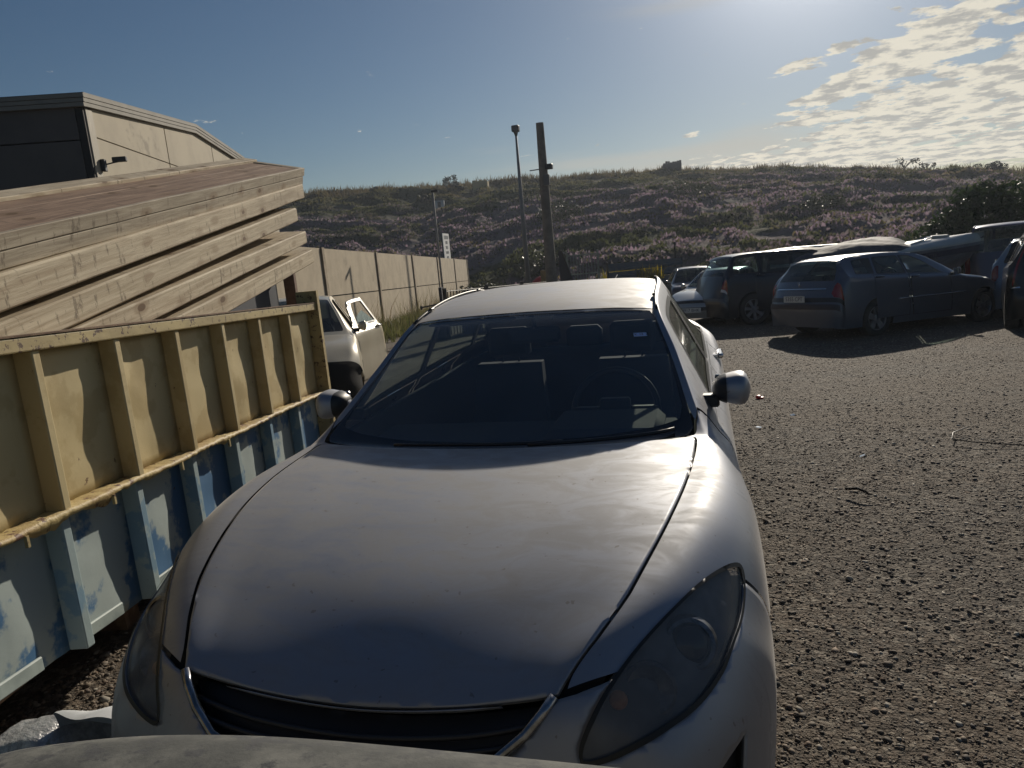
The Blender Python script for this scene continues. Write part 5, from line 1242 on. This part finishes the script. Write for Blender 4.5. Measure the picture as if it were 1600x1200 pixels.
# ================================================================ POLES, FENCES, YARD THINGS
def zg(x,y): return gz(y)
cpole=mat('concrete_pole',(.20,.18,.155),.9,0,(.15,.135,.115),4,bump=.004)
o=empty('concrete_pole',(-4.10,23.4,gz(23.4)),0,'thick concrete pole with a dark flood lamp left of the pale gate','pole')
H=5.479-gz(23.4)
MB().tube([(0,0,0),(0,0,H*.5),(0,0,H)],[.205,.165,.125],14).build('pole',cpole,o,40)
MB().box((.10,-.22,4.95),(.34,-.02,5.12),.02).tube([(0,-.05,5.0),(.2,-.12,5.02)],.03,6).build('flood_lamp',bl,o,30)
MB().box((.02,-.24,4.45),(.22,-.10,4.80),.015).build('junction_box',mat('grey_box',(.12,.12,.12),.6),o)
MB().tube([(-.45,-.02,4.98),(.1,-.02,5.0)],.018,5).build('bracket',bl,o)
MB().box((.02,-.26,.55),(.20,-.19,.95)).build('notice',mat('notice_pale',(.40,.42,.44),.6),o)
o=empty('street_lamp',(-9.39,42.7,gz(42.7)),0,'tall thin street lamp post left of the concrete pole','lamp post'); H=8.191-gz(42.7)
MB().tube([(0,0,0),(0,0,H*.55),(0,0,H)],[.17,.12,.06],10).build('post',mat('grey_steel_post',(.17,.17,.175),.6,.3),o,True)
MB().box((-.22,-.2,H-.05),(.22,.2,H+.32),.05).tube([(0,0,H-.3),(0,0,H)],[.06,.16],8).build('lamp_head',bl,o,30)
o=empty('thin_pole',(-8.67,25.24,gz(25.2)),0,'very thin grey pole in front of the far end of the concrete wall','pole')
MB().tube([(0,0,0),(.0,0,3.845-gz(25.2))],.04,7).build('pole',mat('thin_pole_grey',(.24,.23,.22),.6),o,True); MB().box((-.03,-.05,3.845-gz(25.2)-.02),(.22,.03,3.845-gz(25.2)+.06)).build('cap',bl,o)
# notice board above the wall end
F_=frame('notice_board',(-15.9,48.2,gz(48)),-11.6+0,'white board with grey lines of writing standing above the end of the concrete wall','sign')
zb_=gz(48); b0,b1=.98-zb_,2.85-zb_
MB().box((-1.9,.3,b0),(1.3,.34,b1)).build('board',mat('board_white',(.60,.61,.62),.6),F_)
for s in(-1.6,1.0): MB().tube([(s,.4,0),(s,.4,b1-.1)],.05,6).build('leg',gal if 'gal' in globals() else bl,F_)
gtx=mat('board_ink',(.20,.22,.25),.7)
for k,(tx,sz) in enumerate((('SE RECOGEN',.34),('COCHES',.30),('Y PIEZAS',.30),('TEL 600 12 34',.26),('ABIERTO',.26))):
    text('lettering',tx,sz,Matrix.Translation((-.3,.29,b1-.28-.34*k))@Matrix.Rotation(rad(90),4,'X'),gtx,F_,.004)
# cage fence with blue drums behind the silver car
FL=Vector((-6.0,17.9)); FR=Vector((-4.35,24.6)); d=(FR-FL); ln=d.length; d.normalize()
o=bpy.data.objects.new('mesh_fence',None); COL.objects.link(o); o.matrix_world=Matrix.Translation((FL.x,FL.y,gz(FL.y)))@Matrix.Rotation(math.atan2(d.y,d.x),4,'Z'); tag(o,'low black mesh fence behind the roof of the silver car','fence')
fm=mat('fence_black',(.02,.02,.022),.5)
zt=lambda s:1.33-.046*s*.95
for s in np.arange(0,ln+.1,ln/3): MB().box((s-.04,-.04,-.05-.05*s),(s+.04,.04,zt(s)+.06)).build('post',fm,o)
for s in np.arange(.14,ln,.155): MB().box((s-.010,-.010,-.05*s+.1),(s+.010,.010,zt(s))).build('bar',fm,o)
for k in range(5):
    V0=-.24*k; quad=[(0,-.022,zt(0)-.03+V0),(ln,-.022,zt(ln)-.03+V0)]; MB().tube(quad,.012,5).build('rail',fm,o)
drum=[('blue plastic drum standing behind the mesh fence nearest the wall',(.04,.08,.22)),('white plastic tank behind the left half of the mesh fence',(.50,.52,.55)),('blue plastic drum behind the middle of the mesh fence',(.05,.09,.20)),('pale grey tank behind the mesh fence beside the red dome',(.38,.40,.43))]
for k,(lab,c) in enumerate(drum):
    t=.10+.25*k; p=FL+(FR-FL)*t; x,y=p.x-.05,p.y+1.1
    o=empty('plastic_drum',(x,y,gz(y)),.3*k,lab,'drum','drums and tanks behind the mesh fence')
    m_=mat('drum_paint_%d'%k,c,.45,0,(c[0]*.8,c[1]*.8,c[2]*.8),4)
    if k%2==0: MB().lathe([(0,.0),(0,.29),(.03,.30),(.42,.30),(.44,.315),(.46,.30),(.84,.30),(.86,.315),(.88,.30),(1.17,.29),(1.2,.27),(1.2,0)],22,'z').build('drum',m_,o,40); MB().lathe([(1.2,.05),(1.23,.05),(1.23,0)],10,'z',(.12,.1,0)).build('cap',bl,o)
    else: MB().box((-.48,-.5,.12),(.48,.5,1.12),.06).build('tank',m_,o,30); MB().box((-.5,-.52,0),(.5,.52,.11)).build('pallet',mat('pallet_wood',(.2,.14,.08),.8),o); MB().lathe([(1.12,.12),(1.18,.12),(1.18,0)],14,'z').build('cap',bl,o)
# open dark gate leaf at the wall, with a lever arm
o=empty('gate_leaf',(-6.15,17.95,gz(18)),rad(12),'dark narrow gate leaf with a short arm beside the concrete wall','gate')
MB().box((-.03,-.02,0),(.05,.25,1.42)).build('frame',mat('gate_dark',(.04,.04,.055),.6),o); MB().tube([(-.55,0,.92),(-.02,0,.98)],.022,6).build('arm',gal if 'gal' in globals() else bl,o); MB().box((-.58,-.03,.86),(-.53,.03,.96)).build('arm_end',bl,o)
V=[(-.03,.1,0),(-.32,.1,0),(-.03,.1,.95),(-.03,.14,0),(-.32,.14,0),(-.03,.14,.95)]; MB().add(V,[(0,1,2),(5,4,3),(0,3,4,1),(1,4,5,2),(2,5,3,0)]).build('gusset',mat('gate_dark',(.04,.04,.05)),o)
# red dome and yellow board beside the pole
o=empty('red_parasol',(-5.25,27.2,gz(27)),0,'small red dome top just left of the yellowish board','parasol')
MB().lathe([(1.22,.42),(1.34,.36),(1.44,.24),(1.5,.1),(1.52,0)],20,'z').build('canopy',mat('faded_red',(.42,.045,.04),.6,transl=.2),o,True); MB().tube([(0,0,0),(0,0,1.5)],.02,6).build('pole',bl,o)
o=empty('yellow_board',(-4.72,25.6,gz(25.6)),rad(-8),'yellowish board leaning beside the concrete pole','board')
MB().box((-.22,-.02,0),(.30,.03,1.72)).build('board',mat('ochre_board',(.26,.19,.09),.8,0,(.20,.15,.08),4),o)
for x in(-.18,.22): MB().box((x,-.03,.1),(x+.05,-.018,1.68)).build('batten',mat('ochre_board',(.2,.1,.1)),o)
# dark sloping panel and pale slatted gate
o=empty('sloping_sheet',(-3.86,24.2,gz(24.2)),rad(-14),'dark triangular sheet leaning between the concrete pole and the pale gate','sheet')
V=[(-.10,0,0),(.78,0,0),(.02,0,2.35),(-.10,0,2.35)]; V+=[(p[0],.05,p[2]) for p in V]
MB().add(V,[(0,1,2,3),(7,6,5,4),(0,4,5,1),(1,5,6,2),(2,6,7,3),(3,7,4,0)]).build('sheet',mat('dark_sheet',(.022,.028,.05),.6),o); MB().tube([(.78,-.02,0),(.02,-.02,2.35)],.03,5).build('edge_tube',bl,o)
o=empty('slatted_gate',(-3.80,25.1,gz(25.1)),rad(10),'pale steel gate with thin upright bars standing open by the pole','gate')
gp=mat('gate_pale_paint',(.24,.26,.22),.6,0,(.17,.18,.15),5)
gw=1.05; top=2.18
for z in(.18,1.02,1.46,top-.05): MB().box((0,-.018,z),(gw,.018,z+.045)).build('rail',gp,o)
for k in range(11): MB().box((k*gw/10-.011,-.012,.1),(k*gw/10+.011,.012,top+.05*(1-abs(k-5)/5)*.6)).build('bar',gp,o)
for s in(-.03,gw+.02): MB().box((s-.035,-.035,0),(s+.035,.035,top+.12)).build('post',gp,o)
MB().tube([(.05,-.02,1.0),(gw-.05,-.02,.2)],.016,5).build('brace',gp,o)
# blue-grey sheet fence
A_=Vector((-2.75,28.2)); B_=Vector((-.55,30.9)); d=B_-A_; ln=d.length; d.normalize()
o=bpy.data.objects.new('sheet_fence',None); COL.objects.link(o); o.matrix_world=Matrix.Translation((A_.x,A_.y,gz(A_.y)))@Matrix.Rotation(math.atan2(d.y,d.x),4,'Z'); tag(o,'low blue grey fence of long horizontal ribbed sheets right of the pale gate','fence')
sf=mat('blue_grey_sheet',(.05,.075,.11),.6,.2,(.075,.09,.11),3)
for k in range(5):
    V=[];F=[];z0=.12+.34*k
    for i,(y,z) in enumerate(((.0,0),(-.03,.03),(-.03,.14),(0,.17),(0,.31))): V+=[(0,y,z0+z),(ln+.9,y,z0+z-.10)]
    for i in range(4): F.append((2*i,2*i+1,2*i+3,2*i+2))
    MB().add(V,F).build('sheet',sf,o)
for s in(0,1.6,3.2,ln+.9): MB().box((s-.03,.01,-.2),(s+.03,.07,1.85)).build('post',bl,o)
# fence stakes along the foot of the hill
for k,(x,y,h) in enumerate(((1.4,32.5,1.25),(2.9,33.0,1.4),(-.35,33.6,2.6))):
    o=empty('fence_stake',(x,y,gz(y)),.2,['short dark stake at the foot of the hill, above the dark hatchback','dark stake at the foot of the hill, above the navy off roader','tallest dark stake at the foot of the hill, above the blue grey fence'][k],'stake','stakes at the foot of the hill'); MB().tube([(0,0,-.2),(.03,0,h)],[.05,.035],6).build('stake',mat('stake_dark',(.03,.025,.02),.9),o,True)
# ---------------------------------------------------------------- trees and shrubs
def leafm(name,c1,c2,tr=.35):
    if name in _M: return _M[name]
    m=bpy.data.materials.new(name); m.use_nodes=True; t=m.node_tree; b=t.nodes['Principled BSDF']; g=G(t)
    ri=g.n('NewGeometry').outputs['Random Per Island']; c=g.mix(ri,c1,c2); t.links.new(c,b.inputs['Base Color']); b.inputs['Roughness'].default_value=.45; b.inputs['Specular IOR Level'].default_value=.4
    tn=g.n('BsdfTranslucent'); t.links.new(c,tn.inputs[0]); mx=g.n('MixShader'); mx.inputs[0].default_value=tr
    t.links.new(b.outputs[0],mx.inputs[1]); t.links.new(tn.outputs[0],mx.inputs[2]); t.links.new(mx.outputs[0],t.nodes['Material Output'].inputs[0]); _M[name]=m; return m
def leaves(name,blobs,n,size,m,par,seed=0,shell=.55):
    r=np.random.default_rng(seed); wv=np.array([b[3]*b[4]*b[5] for b in blobs])**.75; ch=r.choice(len(blobs),n,p=wv/wv.sum()); Bv=np.array(blobs)[ch]
    v=r.normal(size=(n,3)); v/=np.linalg.norm(v,axis=1,keepdims=True); rad_=shell+(1-shell)*r.random(n)**.6
    lump=1+.25*(vnoise(v[:,0]*3+Bv[:,0]*5+9,v[:,1]*3+v[:,2]*4+Bv[:,2]+9,seed,2)-.5)*2
    P0=Bv[:,:3]+v*Bv[:,3:6]*(rad_*lump)[:,None]
    a=r.normal(size=(n,3)); a/=np.linalg.norm(a,axis=1,keepdims=True); b=np.cross(a,r.normal(size=(n,3))); b/=np.linalg.norm(b,axis=1,keepdims=True)
    s=size*r.uniform(.6,1.4,(n,1)); V=np.stack([P0-a*s,P0+b*s*.42,P0+a*s,P0-b*s*.42],1).reshape(-1,3); k=np.arange(n)[:,None]*4
    return npmesh(name,V,k+np.array([[0,1,2,3]]),m,par)
barkm=mat('bark',(.07,.055,.04),.9,0,(.045,.035,.028),8,bump=.01)
def tree(name,loc,z,blobs,n,size,m,label,cat,group=None,seed=0,trunk=.08,cagen='crown'):
    o=empty(name,(loc[0],loc[1],z),0,label,cat,group)
    b=MB(); tb=blobs[0]; rr=random.Random(seed)
    b.tube([(0,0,-.2),(tb[0]*.2,tb[1]*.2,tb[2]*.35),(tb[0]*.6,tb[1]*.6,tb[2]*.8)],[trunk,trunk*.8,trunk*.5],7)
    for q in blobs[:6]:
        for k in range(3):
            e=(q[0]+rr.uniform(-.6,.6)*q[3],q[1]+rr.uniform(-.5,.5)*q[4],q[2]+rr.uniform(-.1,.7)*q[5]); b.tube([(tb[0]*.2,tb[1]*.2,tb[2]*.35),((e[0]+tb[0]*.2)/2,(e[1]+tb[1]*.2)/2,(e[2]+tb[2]*.5)/2),e],[trunk*.6,trunk*.35,trunk*.12],5)
    b.build('trunk',barkm,o,True); leaves(cagen,blobs,n,size,m,o,seed); return o
fig=leafm('fig_leaves',(.022,.040,.014),(.045,.075,.024),.30)
tree('fig_bush',(10.0,26.2),gz(26),[(0,0,1.5,2.0,1.7,1.9),(-1.6,0,.9,1.1,1.2,1.5),(1.9,0,1.7,1.8,1.6,1.7),(-.5,0,2.5,1.0,1.0,.9),(3.8,.3,1.9,1.7,1.5,1.6),(.6,-.6,1.0,1.8,1.3,1.3),(-2.3,-.2,.5,.7,.8,1.0)],26000,.095,fig,'large dark green leafy bush behind the boat and the blue van','bush',seed=2,trunk=.12)
hs=leafm('hill_shrub_leaves',(.028,.034,.016),(.055,.062,.028),.3)
HB=[(-11.69,67.76,1.0,1.9,1.6,'round dark shrub on the slope just right of the concrete pole'),(-.30,73.87,.6,2.6,1.5,'widest dark shrub in the middle of the flowering slope'),(9.8,58.2,.3,1.6,1.0,'low grey green shrub on the slope above the white people carrier'),(-9.3,47.5,.2,1.6,1.3,'low green bush at the foot of the hill behind the street lamp'),(-13.0,45.0,.2,1.9,1.2,'low green bush at the foot of the hill right of the wall end'),(-7.2,40.5,.1,1.3,.9,'small pale green bush behind the red dome'),(1.6,36.5,.2,1.5,.9,'green thicket at the foot of the hill above the navy off roader'),(-.2,34.5,.1,1.3,.8,'green thicket behind the blue grey fence')]
for k,(x,y,dz,rx,rz_2,lab) in enumerate(HB):
    z=float(hillz(np.array([x]),np.array([y]))[0]); z=max(z,gz(y)) if y<50 else z
    tree('hill_shrub',(x,y),z,[(0,0,rz_2*.5,rx,rx*.8,rz_2*.75),(-rx*.6,0,rz_2*.3,rx*.6,rx*.5,rz_2*.5),(rx*.6,0,rz_2*.35,rx*.6,rx*.5,rz_2*.5)],1500,.12,hs,lab,'shrub','dark shrubs on the slope',seed=20+k,trunk=.06)
ct=leafm('crest_tree_leaves',(.018,.025,.013),(.035,.04,.02),.2)
CT=[(-43.8,95.0,.8,.9,'leftmost small dark tree on the crest, near the beams'),(-42.2,95.8,1.0,1.0,'small dark tree on the crest, second from the beams'),(-32.4,99.6,1.3,2.3,'tallest bushy tree on the crest, left of the small ruin'),(-31.2,99.8,.5,.8,'tiny bush right beside the tallest crest tree'),(-32.6,89.5,1.5,1.3,'dark bush beside the small white hut below the crest'),(24.6,97.5,1.4,1.7,'wispy bush on the crest above the boat, left one of a pair'),(26.9,96.8,1.2,1.9,'wispy bush on the crest above the boat, right one of a pair'),(32.4,94.5,1.7,1.6,'windswept dark tree on the crest above the fig bush'),(.9,107.5,.6,.8,'tiny bush on the crest just right of the larger ruin'),(4.2,106.5,.6,.6,'tiny bush on the crest, second right of the larger ruin')]
for k,(x,y,rx,h,lab) in enumerate(CT):
    z=float(hillz(np.array([x]),np.array([y]))[0])
    wis=k in(5,6); rq=random.Random(k*7+1); bl_=[(rx*rq.uniform(-.75,.75),rx*rq.uniform(-.5,.5),h*rq.uniform(.35,.95),rx*rq.uniform(.2,.42),rx*.3,h*rq.uniform(.10,.22)) for _ in range(4 if wis else 9)]
    tree('crest_tree',(x,y),z-.15,bl_,200 if wis else 700,.12,ct,lab,'tree','small trees on the crest',seed=40+k,trunk=.07)
# ruins and hut
for k,(x,y,w_,h_,lab) in enumerate(((-28.2,99.8,2.1,1.0,'small sandy block ruin with a broken top on the crest, right of the tallest tree'),(-2.5,107.6,2.5,1.4,'larger dark block ruin with a broken top on the middle of the crest'))):
    z=float(hillz(np.array([x]),np.array([y]))[0]); o=empty('ruin',(x,y,z),.1,lab,'ruin')
    rm=mat('ruin_%d'%k,((.42,.33,.17),(.15,.13,.11))[k],.9)
    MB().box((-w_/2,-.6,-.5),(w_/2,.6,h_*.75)).build('wall',rm,o); rr=random.Random(k)
    for j in range(8):
        x0=-w_/2+w_*j/8; MB().box((x0+.01,-.6,h_*.75),(x0+w_/8-.02,-.35,h_*(.8+.25*rr.random()))).build('broken_block',rm,o)
o=empty('hut',(-30.7,89.0,float(hillz(np.array([-30.7]),np.array([89.]))[0])),.2,'tiny white hut on the slope just below the crest','hut'); MB().box((-.6,-.5,-.3),(.6,.5,.8)).build('wall',mat('hut_white',(.5,.5,.5),.8),o); MB().prism([(-.7,.8),(.7,.8),(0,1.1)],-.6,.6,'y').build('roof',bl,o); MB().box((-.2,-.52,0),(.2,-.5,.6)).build('door',bl,o)
# weeds along the wall, rough growth at the foot of the hill
r=np.random.default_rng(5)
n=900; s=r.uniform(19,44,n); off=r.uniform(-1.5,-.1,n)*r.random(n)**.5; a=rad(11.6); x=-5.02-s*math.sin(a)-off*math.cos(a); y=-2.31+s*math.cos(a)-off*math.sin(a)
tufts('weeds',0,(x,y,gzv(y)),.42,.035,leafm('weed_leaves',(.07,.085,.025),(.15,.14,.06),.5),9,8,.16)
n=130; s=r.uniform(19,44,n); off=-r.random(n)*.9; x=-5.02-s*math.sin(a)-off*math.cos(a); y=-2.31+s*math.cos(a)-off*math.sin(a)
tufts('tall_weeds',0,(x,y,gzv(y)),1.05,.018,leafm('dry_weed',(.20,.15,.08),(.12,.12,.05),.5),6,9,.12)
n=3000; x=r.uniform(-16,12,n); y=r.uniform(29.5,38,n); k=(x>-9)|(y>34); x,y=x[k],y[k]
tufts('rough_grass',0,(x,y,np.maximum(gzv(y),hillz(x,y))),.6,.06,leafm('rough_leaves',(.05,.065,.022),(.11,.11,.045),.45),8,10,.3)
n=240; x=r.uniform(-2.9,-1.0,n); y=r.uniform(27.2,30,n); tufts('yellow_flowers',0,(x*1.0,y+2.2,gzv(y)+1.0),.42,.07,leafm('yellow_petals',(.38,.28,.02),(.09,.10,.03),.4),8,12,.3)
# ---------------------------------------------------------------- litter in the lot and by the container
o=empty('crumpled_foil_sheet',(-1.43,.60,.0),0,'crumpled silver sheet lying in the bottom left corner','sheet')
V=[];F=[];n=30
for i in range(n+1):
    for j in range(n+1):
        x=-.26+.46*i/n; y=-.24+.42*j/n
        ed=min(1,3.2*min(i,n-i,j,n-j)/n)**.6
        z=.16*ed+.10*ed*float(vnoise(np.array([x*3+5]),np.array([y*3+5]),4,2)[0])+.05*abs(float(vnoise(np.array([x*9+x*y*7+5]),np.array([y*6+5]),6,3)[0])-.5)
        V.append((x+.10*(y+.2),y+.05*math.sin(x*9),z))
for i in range(n):
    for j in range(n): k=i*(n+1)+j; F.append((k,k+n+1,k+n+2,k+1))
fo_=MB().add(V,F).build('sheet',mat('foil',(.60,.60,.60),.42,.6,(.42,.42,.43),30,bump=.006,bs=55),o,True)
o=empty('bumper_piece',(-1.16,.64,.0),0,'white curved plastic piece with a black rim lying by the container foot','car part')
V=[];F=[];n,m_=26,10
for i in range(n+1):
    a=math.pi*(i/n)
    for j in range(m_+1):
        t=j/m_; V.append((.20*math.cos(a)*(1-.12*t),-.05+.20*math.sin(a)*t**.8,.0+.285*math.sqrt(max(0,1-(t)**2.2))+.01*math.sin(a*5)))
for i in range(n):
    for j in range(m_): k=i*(m_+1)+j; F.append((k,k+m_+1,k+m_+2,k+1))
MB().add(V,F).build('shell',mat('dull_white_plastic',(.66,.68,.70),.5,0,(.50,.52,.53),5),o,True)
MB().tube([V[i*(m_+1)+m_] for i in range(n+1)],.013,6).build('rim',trim_m,o,True)
o=empty('bottle_top',(1.33,7.17,gz(7.17)),0,'small crushed red plastic cap lying on the gravel past the mirror','litter'); b=MB(); b.lathe([(0,.028),(.022,.03),(.032,.02),(.035,0)],10,'z'); b.box((.01,-.03,.0),(.055,.02,.015),.005); b.build('cap',mat('red_plastic',(.55,.02,.03),.4),o,30)
o=empty('dark_stick',(1.66,3.61,gz(3.6)+.03),0,'short dark stick lying on the gravel right of the silver car','stick'); MB().tube([(-.06,.05,.0),(.0,.0,.02),(.05,-.05,.01)],[.008,.010,.006],6).build('stick',mat('stick_dark',(.02,.015,.012),.8),o,True)
o=empty('cable_loop',(2.75,4.9,gz(4.9)+.015),0,'thin dark loop of cable lying on the gravel on the right','cable'); MB().tube([(.06,.42,.01),(-.10,.25,.012),(-.16,.08,.01),(-.05,-.02,.012),(.18,-.10,.01),(.36,-.13,.01)],.0045,5).build('cable',bl,o,True)
r=random.Random(3)
for k in range(4):
    x,y=[(1.25,5.6),(1.55,6.1),(2.05,8.2),(1.9,4.6)][k]
    o=MB().add([(0,0,0),(.05,.01,.006),(.045,.04,.012),(.0,.03,.004)],[(0,1,2,3)]).build('glass_chip',mat('glittering_glass',(.7,.72,.7),.08,.6),None); o.location=(x,y,float(gzn(x,y)[0])+.018); o.rotation_euler=(r.uniform(-.5,.5),r.uniform(-.5,.5),r.uniform(0,6)); tag(o,['glittering glass chip on the gravel nearest the door mirror','glittering glass chip between the door mirror and the red bottle top','glittering glass chip farthest out, toward the shadow of the estate car','glittering glass chip nearest the dark stick on the gravel'][k],'litter','glass chips on the gravel')
hm=bpy.data.materials.new('haze'); hm.use_nodes=True; t=hm.node_tree; t.nodes.clear(); v_=t.nodes.new('ShaderNodeVolumePrincipled'); v_.inputs['Color'].default_value=(.78,.86,1,1); v_.inputs['Density'].default_value=.0005; v_.inputs['Anisotropy'].default_value=.45
oo=t.nodes.new('ShaderNodeOutputMaterial'); t.links.new(v_.outputs[0],oo.inputs['Volume'])
hz_=MB().box((-300,-60,-4),(300,270,22)).build('haze',hm); hz_['kind']='stuff'
print('script time',round(time.time()-T0,1))
